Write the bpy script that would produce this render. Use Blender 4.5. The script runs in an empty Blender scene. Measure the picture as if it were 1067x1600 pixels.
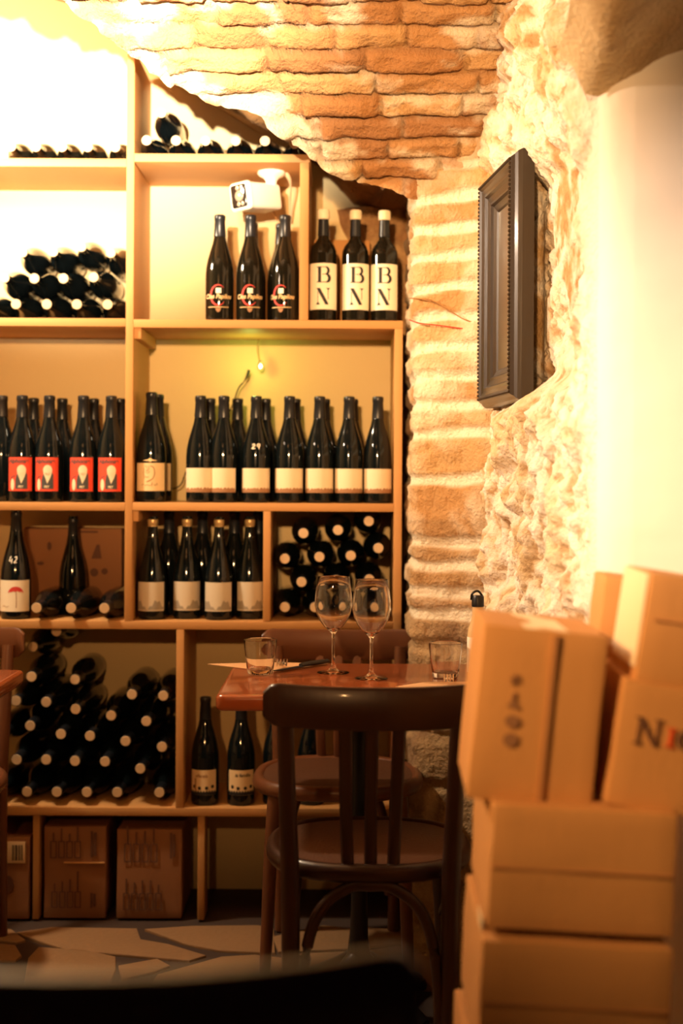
import bpy, bmesh, math, random
from mathutils import Vector, Matrix, noise
random.seed(7)
PI = math.pi
S = bpy.context.scene
C = S.collection

# ------------------------------------------------------------------ camera, light, exposure
F = 2222.0            # focal length in pixels of the 1067 x 1600 frame
UC, VH = 533.5, 748.0 # principal column and eye-level row
ROLL = math.radians(0.3)
CAMZ = 1.2
cam = bpy.data.cameras.new('camera')
cam.sensor_fit = 'VERTICAL'; cam.sensor_height = 36.0; cam.sensor_width = 24.0
cam.lens = 50.0; cam.shift_y = -(800.0 - VH) / 1600.0
cam.clip_start = 0.05; cam.clip_end = 60
cam.dof.use_dof = True; cam.dof.focus_distance = 3.2; cam.dof.aperture_fstop = 2.0
camo = bpy.data.objects.new('camera', cam); C.objects.link(camo)
camo.matrix_world = Matrix.Translation((0, 0, CAMZ)) @ Matrix.Rotation(PI / 2, 4, 'X') @ Matrix.Rotation(ROLL, 4, 'Z')
S.camera = camo

vs = S.view_settings
S.display_settings.display_device = 'sRGB'
vs.view_transform = 'Standard'; vs.look = 'None'; vs.gamma = 1.0; vs.use_curve_mapping = False
vs.exposure = 0.0

w = bpy.data.worlds.new('world'); S.world = w; w.use_nodes = True
w.node_tree.nodes['Background'].inputs[0].default_value = (0.12, 0.42, 0.62, 1)
w.node_tree.nodes['Background'].inputs[1].default_value = 0.010

def lamp(name, kind, loc, energy, color, target=None, size=0.05, angle=60, blend=0.6, sy=None):
    l = bpy.data.lights.new(name, kind); l.energy = energy; l.color = color
    if kind == 'SPOT':
        l.spot_size = math.radians(angle); l.spot_blend = blend; l.shadow_soft_size = size
    elif kind == 'AREA':
        l.shape = 'RECTANGLE'; l.size = size; l.size_y = sy or size
    else:
        l.shadow_soft_size = size
    o = bpy.data.objects.new(name, l); C.objects.link(o); o.location = loc
    if target:
        d = Vector(target) - Vector(loc)
        o.rotation_euler = d.to_track_quat('-Z', 'Y').to_euler()
    return o
lamp('wall_spot_lamp', 'SPOT', (-0.55, -0.5, 1.67), 5200, (1, .84, .64), (-0.80, 4.1, 2.58), .03, 26, 1.0)
lamp('wall_spot_lamp', 'SPOT', (-0.30, -0.5, 1.84), 850, (1, .60, .28), (-0.20, 4.0, 2.02), .05, 34, 1.0)
lamp('wall_spot_lamp', 'SPOT', (-0.42, -0.5, 1.80), 215, (1, .48, .17), (-0.30, 4.0, 1.26), .03, 33, 1.0)  # added weak wide spill of the spots above, for the lower shelves
lamp('ceiling_spot_lamp', 'SPOT', (-0.9, 0.9, 2.1), 330, (1, .74, .56), (0.78, 2.45, 1.26), .04, 32, 1.0)  # added only to brighten the pale plaster on the right
lamp('ceiling_spot_lamp', 'SPOT', (-1.6, 2.5, 2.1), 185, (1, .73, .52), (0.38, 3.05, 1.60), .04, 60, 1.0)
lamp('ceiling_spot_lamp', 'SPOT', (-1.4, 0.6, 2.05), 380, (1, .57, .24), (0.45, 1.95, 1.13), .04, 34, 1.0)
lamp('pendant_lamp', 'POINT', (-1.2, 3.5, 2.12), 100, (1, .76, .50), None, .06)
lamp('rail_fill_light', 'POINT', (0.1, -0.3, 2.2), 1.6, (1, .50, .20), None, .08)  # added dim fill for the near chair rail, no known fitting
lamp('low_fill_light', 'POINT', (-0.5, 1.7, 2.1), 3, (1, .42, .13), None, .1)  # added orange fill over chairs and floor, no known fitting

# ------------------------------------------------------------------ helpers
def P(u, v, Y):
    """photo pixel -> point on the plane y = Y (undoing the camera's slight roll)"""
    dx, dy = u - UC, v - VH
    c, s = math.cos(ROLL), math.sin(ROLL)
    x = dx * c + dy * s; y = -dx * s + dy * c
    return Vector((x * Y / F, Y, CAMZ - y * Y / F))
def PX(u, v, Y): return P(u, v, Y).x
def PZ(u, v, Y): return P(u, v, Y).z
def on_plane(u, v, z):
    dx, dy = u - UC, v - VH
    c, s = math.cos(ROLL), math.sin(ROLL)
    x = dx * c + dy * s; y = -dx * s + dy * c
    Y = F * (CAMZ - z) / y
    return Vector((x * Y / F, Y, z))

def lerp(a, b, t): return a + (b - a) * t
def clamp(x, a=0., b=1.): return a if x < a else b if x > b else x
def smooth(a, b, x):
    t = clamp((x - a) / (b - a)); return t * t * (3 - 2 * t)
def interp(tab, x):
    if x <= tab[0][0]: return tab[0][1]
    for (x0, y0), (x1, y1) in zip(tab, tab[1:]):
        if x <= x1: return lerp(y0, y1, (x - x0) / (x1 - x0))
    return tab[-1][1]

def finish(bm, name, mat, parent=None, smooth_shade=True, auto=True):
    me = to_mesh(bm, name, mat, smooth_shade, auto)
    return link(name, me, parent)
def to_mesh(bm, name, mat, smooth_shade=True, auto=True):
    me = bpy.data.meshes.new(name)
    bm.to_mesh(me); bm.free()
    if mat: me.materials.append(mat)
    if smooth_shade:
        me.shade_smooth()
        if auto:
            try: me.set_sharp_from_angle(angle=math.radians(38))
            except Exception: pass
    return me
def link(name, me, parent=None, loc=None, rot=None):
    o = bpy.data.objects.new(name, me); C.objects.link(o)
    if parent: o.parent = parent
    if loc is not None: o.location = loc
    if rot is not None: o.rotation_euler = rot
    return o
def tag(o, label=None, cat=None, group=None, kind=None):
    if label: o['label'] = label
    if cat: o['category'] = cat
    if group: o['group'] = group
    if kind: o['kind'] = kind
    return o
def thing(name, label, cat, loc=(0, 0, 0), rot=(0, 0, 0), group=None):
    o = bpy.data.objects.new(name, None); C.objects.link(o)
    o.empty_display_size = .05
    o.location = loc; o.rotation_euler = rot
    return tag(o, label, cat, group)

def add_box(bm, x0, x1, y0, y1, z0, z1, bev=0.0, seg=2):
    b = bmesh.new()
    bmesh.ops.create_cube(b, size=1)
    for vv in b.verts:
        vv.co = Vector((lerp(x0, x1, vv.co.x + .5), lerp(y0, y1, vv.co.y + .5), lerp(z0, z1, vv.co.z + .5)))
    if bev:
        bmesh.ops.bevel(b, geom=b.edges[:], offset=bev, segments=seg, affect='EDGES', profile=.5)
    merge(bm, b)
def merge(bm, b, M=None):
    me = bpy.data.meshes.new('tmp'); b.to_mesh(me); b.free()
    if M: me.transform(M)
    bm.from_mesh(me); bpy.data.meshes.remove(me)
def add_lathe(bm, prof, n=28, M=None, close=True):
    b = bmesh.new(); rings = []
    for r, z in prof:
        if r < 1e-6: rings.append([b.verts.new((0, 0, z))])
        else: rings.append([b.verts.new((r * math.cos(2 * PI * i / n), r * math.sin(2 * PI * i / n), z)) for i in range(n)])
    for A, B in zip(rings, rings[1:]):
        for i in range(n):
            j = (i + 1) % n
            if len(A) == 1 and len(B) == 1: continue
            if len(A) == 1: b.faces.new((A[0], B[j], B[i]))
            elif len(B) == 1: b.faces.new((A[i], A[j], B[0]))
            else: b.faces.new((A[i], A[j], B[j], B[i]))
    bmesh.ops.recalc_face_normals(b, faces=b.faces[:])
    merge(bm, b, M)
def spline(pts, per=6):
    pts = [Vector(p) for p in pts]
    if len(pts) < 3: return pts
    out = []
    for i in range(len(pts) - 1):
        p0 = pts[max(i - 1, 0)]; p1 = pts[i]; p2 = pts[i + 1]; p3 = pts[min(i + 2, len(pts) - 1)]
        for k in range(per):
            t = k / per
            out.append(.5 * ((2 * p1) + (p2 - p0) * t + (2 * p0 - 5 * p1 + 4 * p2 - p3) * t * t + (3 * p1 - p0 - 3 * p2 + p3) * t ** 3))
    out.append(pts[-1]); return out
def add_tube(bm, pts, rad, n=10, closed=False, flat=1.0, up=(0, 0, 1)):
    """sweep an ellipse along pts; rad scalar or list; flat squashes the second axis"""
    b = bmesh.new(); m = len(pts); rings = []
    for i, p in enumerate(pts):
        a = pts[(i - 1) % m] if (closed or i > 0) else p
        c = pts[(i + 1) % m] if (closed or i < m - 1) else p
        t = (Vector(c) - Vector(a)).normalized()
        ref = Vector(up)
        if abs(t.dot(ref)) > .98: ref = Vector((0, 1, 0)) if abs(t.y) < .9 else Vector((1, 0, 0))
        s = t.cross(ref).normalized(); q = s.cross(t).normalized()
        r = rad[i] if isinstance(rad, (list, tuple)) else rad
        rings.append([b.verts.new(Vector(p) + s * (r * math.cos(2 * PI * k / n)) + q * (r * flat * math.sin(2 * PI * k / n))) for k in range(n)])
    rng = range(m if closed else m - 1)
    for i in rng:
        A, B = rings[i], rings[(i + 1) % m]
        for k in range(n):
            l = (k + 1) % n; b.faces.new((A[k], A[l], B[l], B[k]))
    if not closed:
        b.faces.new(rings[0][::-1]); b.faces.new(rings[-1])
    bmesh.ops.recalc_face_normals(b, faces=b.faces[:])
    merge(bm, b)
def add_prism(bm, poly, z0, z1, M=None, bev=0):
    b = bmesh.new()
    lo = [b.verts.new((x, y, z0)) for x, y in poly]
    hi = [b.verts.new((x, y, z1)) for x, y in poly]
    b.faces.new(lo[::-1]); top = b.faces.new(hi)
    k = len(poly)
    for i in range(k):
        j = (i + 1) % k; b.faces.new((lo[i], lo[j], hi[j], hi[i]))
    bmesh.ops.recalc_face_normals(b, faces=b.faces[:])
    if bev:
        es = [e for e in b.edges if abs(e.verts[0].co.z - e.verts[1].co.z) < 1e-7]
        bmesh.ops.bevel(b, geom=es, offset=bev, segments=3, affect='EDGES', profile=.5)
    merge(bm, b, M)

# ------------------------------------------------------------------ materials
def mat(name, col, rough=.6, metal=0., var=0., vscale=8., col2=None, bump=0., bscale=60., stretch=(1, 1, 1), spec=.5, coat=0., trans=0., ior=1.45, vcol=None, vdetail=6):
    m = bpy.data.materials.new(name); m.use_nodes = True
    nt = m.node_tree; n = nt.nodes; b = n['Principled BSDF']
    b.inputs['Base Color'].default_value = (*col, 1)
    b.inputs['Roughness'].default_value = rough; b.inputs['Metallic'].default_value = metal
    b.inputs['Specular IOR Level'].default_value = spec; b.inputs['IOR'].default_value = ior
    if coat: b.inputs['Coat Weight'].default_value = coat; b.inputs['Coat Roughness'].default_value = .08
    if trans: b.inputs['Transmission Weight'].default_value = trans
    tc = n.new('ShaderNodeTexCoord'); mp = n.new('ShaderNodeMapping'); mp.inputs['Scale'].default_value = stretch
    nt.links.new(tc.outputs['Object'], mp.inputs['Vector'])
    src = None
    if vcol:
        a = n.new('ShaderNodeAttribute'); a.attribute_name = vcol; src = a.outputs['Color']
    if var or col2:
        nz = n.new('ShaderNodeTexNoise'); nz.inputs['Scale'].default_value = vscale; nz.inputs['Detail'].default_value = vdetail
        nt.links.new(mp.outputs['Vector'], nz.inputs['Vector'])
        rp = n.new('ShaderNodeValToRGB')
        rp.color_ramp.elements[0].position = .35; rp.color_ramp.elements[1].position = .65
        if src is None:
            c2 = col2 or tuple(c * (1 - var) for c in col)
            rp.color_ramp.elements[0].color = (*c2, 1); rp.color_ramp.elements[1].color = (*col, 1)
            nt.links.new(rp.outputs['Color'], b.inputs['Base Color'])
        else:
            rp.color_ramp.elements[0].color = (1 - var,) * 3 + (1,); rp.color_ramp.elements[1].color = (1, 1, 1, 1)
            mx = n.new('ShaderNodeMix'); mx.data_type = 'RGBA'; mx.blend_type = 'MULTIPLY'; mx.inputs[0].default_value = 1
            nt.links.new(src, mx.inputs[6]); nt.links.new(rp.outputs['Color'], mx.inputs[7])
            nt.links.new(mx.outputs[2], b.inputs['Base Color'])
    elif src is not None:
        nt.links.new(src, b.inputs['Base Color'])
    if bump:
        nb = n.new('ShaderNodeTexNoise'); nb.inputs['Scale'].default_value = bscale; nb.inputs['Detail'].default_value = 8
        nt.links.new(mp.outputs['Vector'], nb.inputs['Vector'])
        bp = n.new('ShaderNodeBump'); bp.inputs['Strength'].default_value = bump; bp.inputs['Distance'].default_value = .01
        nt.links.new(nb.outputs['Fac'], bp.inputs['Height']); nt.links.new(bp.outputs['Normal'], b.inputs['Normal'])
    return m

def wood(name, c1, c2, rough=.55, axis='X', scale=26, coat=0., bump=.05, spec=.4):
    st = {'X': (.06, 1, 1), 'Y': (1, .06, 1), 'Z': (1, 1, .06)}[axis]
    return mat(name, c1, rough, col2=c2, vscale=scale, stretch=st, bump=bump, bscale=scale * 3, coat=coat, spec=spec)

M_pine_x = wood('pine_board', (.60, .32, .115), (.44, .21, .065), .6, 'X')
M_pine_z = wood('pine_upright', (.60, .32, .115), (.44, .21, .065), .6, 'Z')
M_plaster = mat('plaster', (.70, .54, .28), .9, var=.16, vscale=3.5, bump=.12, bscale=35)
M_plaster_r = mat('plaster_pale', (.84, .74, .62), .9, var=.06, vscale=2.2, bump=.10, bscale=12, vcol='tint')
M_stone = mat('rubble_stone', (.8, .7, .5), .95, var=.16, vscale=60, bump=.7, bscale=110, vcol='tint')
M_brick = mat('old_brick', (.6, .4, .2), .95, var=.28, vscale=45, bump=.8, bscale=120, vcol='tint')
M_flag = mat('flagstone', (.34, .19, .085), .75, var=.35, vscale=9, bump=.3, bscale=60)
M_joint = mat('floor_joint', (.06, .035, .025), .9, var=.3, vscale=20)
M_glassdark = mat('dark_bottle_glass', (.004, .0065, .0075), .07, spec=.5, ior=1.5)
M_glassgreen = mat('olive_bottle_glass', (.008, .0072, .0045), .07, spec=.5, ior=1.5)
M_capsule = mat('black_foil', (.010, .012, .016), .32, spec=.5)
M_capsule_brown = mat('brown_foil', (.02, .016, .014), .4)
M_tan = mat('tan_foil', (.66, .47, .27), .5, var=.2, vscale=30)
M_wax = mat('cream_wax', (.86, .74, .50), .5, var=.1, vscale=40)
M_cream = mat('cream_paper', (.80, .68, .47), .7, var=.06, vscale=25)
M_bn = mat('pale_paper', (.88, .80, .62), .7, var=.04, vscale=25)
M_kraftlabel = mat('tan_paper', (.78, .58, .32), .7, var=.08, vscale=25)
M_grey = mat('grey_paper', (.62, .55, .42), .7, var=.1, vscale=20)
M_hill = mat('grey_print', (.36, .32, .25), .7, var=.3, vscale=60)
M_red = mat('red_paper', (.80, .075, .035), .65, var=.1, vscale=20)
M_redprint = mat('red_print', (.62, .05, .04), .6)
M_black = mat('black_ink', (.012, .011, .012), .6)
M_brownprint = mat('brown_print', (.33, .17, .08), .7)
M_greyprint = mat('charcoal_print', (.06, .06, .06), .7)
M_white = mat('white_print', (.9, .85, .72), .6)
M_gold = mat('gold_print', (.75, .55, .28), .45)
M_goldfoil = mat('gold_foil', (.62, .44, .20), .35, metal=.5)
M_card = mat('cardboard', (.56, .27, .085), .85, var=.13, vscale=6, bump=.08, bscale=90)
M_card2 = mat('cardboard_dull', (.34, .15, .06), .85, var=.2, vscale=6, bump=.06, bscale=80)
M_tape = mat('packing_tape', (.42, .19, .065), .6, var=.1, vscale=20)
M_pale = mat('pale_tape_lit_side', (.80, .66, .42), .4)  # pale tape; also the lamplit side painted on one carton
M_ink = mat('carton_ink', (.13, .055, .03), .8)
M_inkred = mat('carton_red_ink', (.72, .10, .02), .8)
M_chair = wood('dark_bentwood', (.045, .016, .008), (.022, .008, .0045), .36, 'Z', 30, coat=.10, bump=.02)
M_chair_b = wood('brown_bentwood', (.17, .062, .024), (.10, .034, .014), .36, 'X', 30, coat=.15, bump=.02)
M_seat = mat('brown_seat_panel', (.11, .042, .017), .5, var=.45, vscale=40, bump=.2, bscale=150)
M_table = wood('varnished_tabletop', (.36, .085, .022), (.26, .055, .014), .22, 'X', 22, coat=.5, bump=.015)
M_iron = mat('black_cast_iron', (.006, .006, .007), .35, spec=.5)
M_glass = bpy.data.materials.new('clear_glass'); M_glass.use_nodes = True
_b = M_glass.node_tree.nodes['Principled BSDF']
_b.inputs['Base Color'].default_value = (.99, .985, .97, 1); _b.inputs['Roughness'].default_value = 0.0
_b.inputs['Transmission Weight'].default_value = 1.0; _b.inputs['IOR'].default_value = 1.48
M_steel = mat('cutlery_steel', (.75, .70, .62), .2, metal=1.)
M_thin = bpy.data.materials.new('thin_clear_glass'); M_thin.use_nodes = True
_n = M_thin.node_tree.nodes; _l = M_thin.node_tree.links; _n.clear()
_o = _n.new('ShaderNodeOutputMaterial'); _mx = _n.new('ShaderNodeMixShader'); _tr = _n.new('ShaderNodeBsdfTransparent'); _gl = _n.new('ShaderNodeBsdfGlossy'); _fr = _n.new('ShaderNodeLayerWeight')
_tr.inputs[0].default_value = (.97, .96, .93, 1); _gl.inputs[0].default_value = (1, .97, .92, 1); _gl.inputs['Roughness'].default_value = .03; _fr.inputs['Blend'].default_value = .22
_l.new(_fr.outputs['Fresnel'], _mx.inputs[0]); _l.new(_tr.outputs[0], _mx.inputs[1]); _l.new(_gl.outputs[0], _mx.inputs[2]); _l.new(_mx.outputs[0], _o.inputs[0])
M_napkin = mat('kraft_napkin', (.62, .36, .17), .85, var=.08, vscale=30)
M_frame = wood('dark_gilt_wood', (.045, .028, .014), (.012, .008, .005), .36, 'Z', 60, coat=.2)
M_pane = mat('mirror_pane', (.16, .11, .06), .3, metal=.4, var=.25, vscale=6)
M_cctv = mat('white_plastic', (.88, .82, .70), .4)
M_cable_w = mat('pale_cable', (.70, .52, .32), .5)
M_cable_k = mat('black_cable', (.012, .010, .009), .5)
M_cable_r = mat('red_cable', (.55, .04, .02), .5)
M_cable_b = mat('brown_cable', (.30, .14, .04), .5)
M_lens = mat('camera_window', (.015, .013, .012), .08, coat=1)
M_lens2 = mat('lens_grey', (.50, .42, .32), .12, metal=.4)

# ------------------------------------------------------------------ the setting
def grid_mesh(name, nu, nv, fn, m, kind='structure', parent=None, two=False):
    """fn(i,j) -> (Vector, (r,g,b)); tint is the surface's own colour"""
    vs_, cs, fs = [], [], []
    for j in range(nv):
        for i in range(nu):
            p, c = fn(i, j); vs_.append(p); cs.append(c)
    for j in range(nv - 1):
        for i in range(nu - 1):
            a = j * nu + i; fs.append((a, a + 1, a + nu + 1, a + nu))
    me = bpy.data.meshes.new(name); me.from_pydata(vs_, [], fs); me.update()
    at = me.color_attributes.new('tint', 'FLOAT_COLOR', 'POINT')
    flat = []
    for c in cs: flat += [c[0], c[1], c[2], 1.0]
    at.data.foreach_set('color', flat)
    me.materials.append(m); me.shade_smooth()
    if two:
        me.materials.append(two[0])
        for q, pl in enumerate(me.polygons): pl.material_index = 1 if q % (nu - 1) >= two[1] else 0
    o = link(name, me, parent)
    if kind: o['kind'] = kind
    return o
def mixc(a, b, t): return tuple(lerp(x, y, t) for x, y in zip(a, b))
def fbm(p, H=.8, octv=5): return noise.fractal(Vector(p), H, 2.1, octv)
def hash01(*k):
    return (math.sin(sum((i + 1.37) * 12.9898 * (q + 3.1) for i, q in enumerate(k))) * 43758.5453) % 1.0

Y_FRONT, Y_BACK = 3.85, 4.18
# back wall: plaster
bm = bmesh.new(); add_box(bm, -2.6, 1.3, Y_BACK, Y_BACK + .15, -.05, 2.9)
tag(finish(bm, 'wall_back', M_plaster, None, False), kind='structure')

bm = bmesh.new(); add_box(bm, -2.6, -2.45, .2, Y_BACK, -.05, 2.9)
tag(finish(bm, 'wall_left', M_plaster, None, False), kind='structure')
# floor: irregular flagstones set in dark joints
bm = bmesh.new(); add_box(bm, -2.6, 1.6, -1.6, Y_BACK, -.06, -.007)
floor = tag(finish(bm, 'floor', M_joint, None, False), kind='structure')
slabs = [
 [(26, 1456), (80, 1448), (214, 1450), (220, 1467), (262, 1474), (322, 1492), (296, 1500), (161, 1488), (109, 1484), (60, 1470)],
 [(226, 1451), (300, 1446), (403, 1445), (428, 1450), (430, 1488), (343, 1484), (290, 1474)],
 [(60, 1479), (133, 1484), (181, 1494), (181, 1514), (170, 1540), (36, 1545), (44, 1496)],
 [(185, 1508), (246, 1497), (266, 1508), (240, 1518), (190, 1530)],
 [(-60, 1466), (24, 1476), (34, 1492), (24, 1500), (-60, 1500)],
 [(-60, 1447), (18, 1451), (40, 1468), (24, 1472), (-60, 1460)],
 [(230, 1545), (246, 1522), (346, 1494), (399, 1491), (450, 1497), (450, 1545)],
 [(425, 1463), (505, 1445), (548, 1450), (544, 1482), (435, 1486)],
 [(456, 1490), (544, 1486), (540, 1540), (456, 1545)],
 [(556, 1448), (700, 1455), (693, 1476), (640, 1474), (554, 1480)],
 [(560, 1486), (622, 1478), (690, 1484), (740, 1490), (740, 1545), (556, 1545)],
]
bm = bmesh.new()
for s in slabs:
    pts = [on_plane(u, v, 0) for u, v in s]
    pts = [(p.x, min(p.y, 3.86)) for p in pts]
    a = sum(p[0] * q[1] - q[0] * p[1] for p, q in zip(pts, pts[1:] + pts[:1]))
    if a < 0: pts = pts[::-1]
    add_prism(bm, pts, -.012, 0.0, None, .003)
yy = 3.38
while yy > -1.5:
    hgt = random.uniform(.28, .42); xx = -2.5
    while xx < 1.5:
        wd = random.uniform(.3, .55); j = lambda: random.uniform(-.035, .035)
        add_prism(bm, [(xx + .02, yy - hgt + .02 + j() * .4), (xx + wd + j(), yy - hgt + .02), (xx + wd - .01, yy - .01 + j() * .3), (xx + .03 + j(), yy - .01)], -.012, 0, None, .003)
        xx += wd + .03
    yy -= hgt
st = finish(bm, 'flagstones', M_flag, floor)

# brick vault: courses run across; its ragged groin edge descends to the right
PROF = [(3.97, 1.50), (3.83, 1.75), (3.62, 1.94), (3.44, 2.12), (3.25, 2.29), (2.95, 2.48), (2.4, 2.66), (1.5, 2.75), (-1.5, 2.75)]
ARC = [0.]
for a, b in zip(PROF, PROF[1:]): ARC.append(ARC[-1] + math.hypot(a[0] - b[0], a[1] - b[1]))
def prof(s):
    for k in range(len(ARC) - 1):
        if s <= ARC[k + 1] or k == len(ARC) - 2:
            t = (s - ARC[k]) / (ARC[k + 1] - ARC[k])
            (y0, z0), (y1, z1) = PROF[k], PROF[k + 1]
            d = Vector((0, y1 - y0, z1 - z0)).normalized()
            return lerp(y0, y1, t), lerp(z0, z1, t), Vector((0, -d.z, d.y))
def s_of_z(z):
    return interp([(PROF[k][1] + k * 1e-6, ARC[k]) for k in range(7)], z)
def y_of_z(z): return prof(s_of_z(z))[0]
def edge_point(u, v):
    z = 2.0
    for _ in range(30): z = PZ(u, v, y_of_z(z))* .5 + z * .5
    Y = y_of_z(z); return Vector((PX(u, v, Y), Y, z))
EDGE_PX = [(-260, -140), (-120, -90), (0, -45), (100, 0), (165, 44), (215, 86), (270, 122), (330, 152), (405, 172), (440, 203), (492, 246), (560, 286), (620, 292), (652, 300)]
EDGE = [edge_point(u, v) for u, v in EDGE_PX]
EDGE_S = [(p.x, s_of_z(p.z)) for p in EDGE] + [(.30, s_of_z(1.925)), (1.0, s_of_z(1.925))]
COL_BRICK = [(.52, .27, .10), (.46, .22, .075), (.60, .35, .14), (.40, .19, .07)]
LIME = (.86, .75, .54)
PITCH = .060
def brick_field(a, s, pitch, length, seed, jog=.012):
    """height 0..1 (1 on a brick), tint for a course-laid masonry, a along, s across the courses"""
    wob = .006 * noise.noise(Vector((a * 6, s * 3, seed))) + .010 * noise.noise(Vector((a * 1.7, s * 1.1, seed + 9)))
    q = (s + wob) / pitch; row = math.floor(q); fr = q - row
    L = length * (.75 + .5 * hash01(row, seed))
    t = (a + hash01(row, seed, 5) * length) / L + .03 * noise.noise(Vector((a * 9, s * 9, seed)))
    c = math.floor(t); ft = t - c
    d = min(fr, 1 - fr) * pitch; e = min(ft, 1 - ft) * L
    h = smooth(.001, .011, min(d, e + .001))
    out = (hash01(row, c, seed) - .5)
    k = int(hash01(row, c, seed + 2) * 3.99)
    return h, out, k
NX = 330; xs = [-1.9 + 2.9 * i / (NX - 1) for i in range(NX)]
fine = [k * .0068 for k in range(96)]; coarse = [.68, .74, .8, .88, 1.0, 1.2, 1.6, 2.2, 3.0, 3.9, 4.6]
offs = fine + coarse
def vault(i, j):
    x = xs[i]; s0 = interp(EDGE_S, x)
    s = s0 + offs[j] * (1 if j < len(fine) else 1)
    if j == len(offs) - 1: s = ARC[-1]
    y, z, n = prof(min(s, ARC[-1]))
    h, out, k = brick_field(x, s, PITCH, .21, 3)
    near = smooth(.16, .0, offs[j])               # rougher, paler stones along the edge
    f = fbm((x * 9, s * 14, 1.7)); f2 = fbm((x * 40, s * 40, 4.2))
    lump = noise.voronoi(Vector((x * 9, s * 12, 7.7)))[0][0]
    d = .017 * h + .016 * out * h + .012 * f + .0045 * f2 + near * (.04 - .06 * lump)
    p = Vector((x, y, z)) + n * d
    if j == 0: p.x += .012 * noise.noise(Vector((x * 30, 0, 2)));
    lim = smooth(.15, .55, fbm((x * 5 + 3, s * 8, 8.1)) + .15 * (1 - h) + near * .45)
    c = mixc(COL_BRICK[k], LIME, clamp(lim * .75))
    c = mixc(mixc(c, (.20, .10, .045), .55), c, clamp(.25 + h))
    return p, c
ceil_o = grid_mesh('ceiling', NX, len(offs), vault, M_brick)

# soffit behind the groin edge, running back to the plaster wall
BACK_PX = [(-260, -80), (-120, -55), (20, -22), (110, 8), (180, 48), (232, 100), (268, 130), (308, 150), (350, 176), (398, 206), (500, 262), (552, 322), (612, 338), (652, 345)]
BACK = [P(u, v, Y_BACK + .01) for u, v in BACK_PX]
def poly_at(L, t):
    k = min(int(t), len(L) - 2); return L[k].lerp(L[k + 1], t - k)
NT, NW = 240, 46
def soffit(i, j):
    t = i / (NT - 1) * (len(EDGE) - 1); wq = j / (NW - 1)
    a, b = poly_at(EDGE, t), poly_at(BACK, t)
    p = a.lerp(b, wq)
    bulge = math.sin(PI * wq)
    h, out, k = brick_field(p.y, p.x * .8 + p.z, .062, .24, 11)
    f = fbm((p.x * 10, p.y * 10, p.z * 10))
    d = .018 * bulge + bulge * (.010 * h + .012 * out) + .012 * f * bulge
    if p.x > -.05: d += .02 * bulge
    n = Vector((.5, 0, .86)) if p.x < .1 else Vector((0, 0, 1))
    p = p + n * d
    c = mixc((.20, .10, .045), COL_BRICK[k], .25 + .6 * h)
    return p, c
grid_mesh('ceiling_soffit', NT, NW, soffit, M_brick)

# rough masonry under the vault; its slanting brown edge draws a cast shadow
def haunch(i, j):
    x = -.02 + .26 * i / 69; z = 1.99 - .9 * j / 99
    xl = interp([(1.0, .16), (1.60, .14), (1.72, .10), (1.83, .05), (1.93, -.01), (2.0, -.04)], z)
    d = smooth(xl - .02, xl + .05, x)
    f = fbm((x * 12, z * 12, 2.2)); l = noise.voronoi(Vector((x * 10, z * 13, 4)))[0][0]
    y = Y_BACK + .02 - d * (.055 + .02 * f + .03 * (.5 - l))
    c = mixc((.34, .17, .07), (.58, .36, .16), clamp(.5 + .8 * f))
    return Vector((x, y, z)), c
grid_mesh('wall_back_masonry', 70, 100, haunch, M_brick)

# brick pillar with limewashed joints
PIL = [(.198, 4.19), (.190, 3.70), (.189, 3.63), (.194, 3.605), (.21, 3.597), (.30, 3.545), (.345, 3.50), (.39, 3.49)]
PL = [0.]
for a, b in zip(PIL, PIL[1:]): PL.append(PL[-1] + math.hypot(a[0] - b[0], a[1] - b[1]))
def pil_at(s):
    for k in range(len(PIL) - 1):
        if s <= PL[k + 1] or k == len(PIL) - 2:
            t = (s - PL[k]) / (PL[k + 1] - PL[k])
            d = Vector((PIL[k + 1][0] - PIL[k][0], PIL[k + 1][1] - PIL[k][1], 0)).normalized()
            return Vector((lerp(PIL[k][0], PIL[k + 1][0], t), lerp(PIL[k][1], PIL[k + 1][1], t), 0)), Vector((d.y, -d.x, 0))
PSS = [PL[-1] * (i / 29.) * .62 for i in range(30)] + [PL[-1] * (.62 + .38 * (i + 1) / 70.) for i in range(70)]
ZJ = [1.99, 1.905, 1.83, 1.755, 1.68, 1.605, 1.53, 1.46, 1.385, 1.31, 1.20, 1.045, .985, .915, .86, .78, .66, .55, .43, .30, .18, .06, -.1]
def pillar(i, j):
    s = PSS[i]; z = 2.12 - 2.12 * j / 339
    p, n = pil_at(s)
    zz = z + .010 * noise.noise(Vector((s * 7, z * 5, 3)))
    k = 0
    while k < len(ZJ) - 1 and zz < ZJ[k + 1]: k += 1
    top = ZJ[k]; bot = ZJ[k + 1] if k < len(ZJ) - 1 else -1
    dd = min(top - zz, zz - bot) if zz < ZJ[0] else .02
    wj = .016 + .010 * noise.noise(Vector((s * 9, k * 3.1, 6)))
    h = smooth(wj * .55, wj * 1.25, dd)
    f = fbm((s * 10, z * 10, 5.5)); f2 = fbm((s * 45, z * 45, 2.5))
    d = .010 * h + .010 * f + .003 * f2 + .008 * (hash01(k, 4) - .5)
    bc = [(.58, .35, .14), (.52, .28, .10), (.60, .38, .17)][k % 3]
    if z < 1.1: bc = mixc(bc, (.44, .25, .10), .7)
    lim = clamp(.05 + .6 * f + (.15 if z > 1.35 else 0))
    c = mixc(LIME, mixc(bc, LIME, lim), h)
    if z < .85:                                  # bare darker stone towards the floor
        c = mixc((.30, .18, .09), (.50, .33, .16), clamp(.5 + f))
    return p + n * d + Vector((0, 0, z)), c
grid_mesh('wall_pillar', 100, 340, pillar, M_brick)

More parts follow.
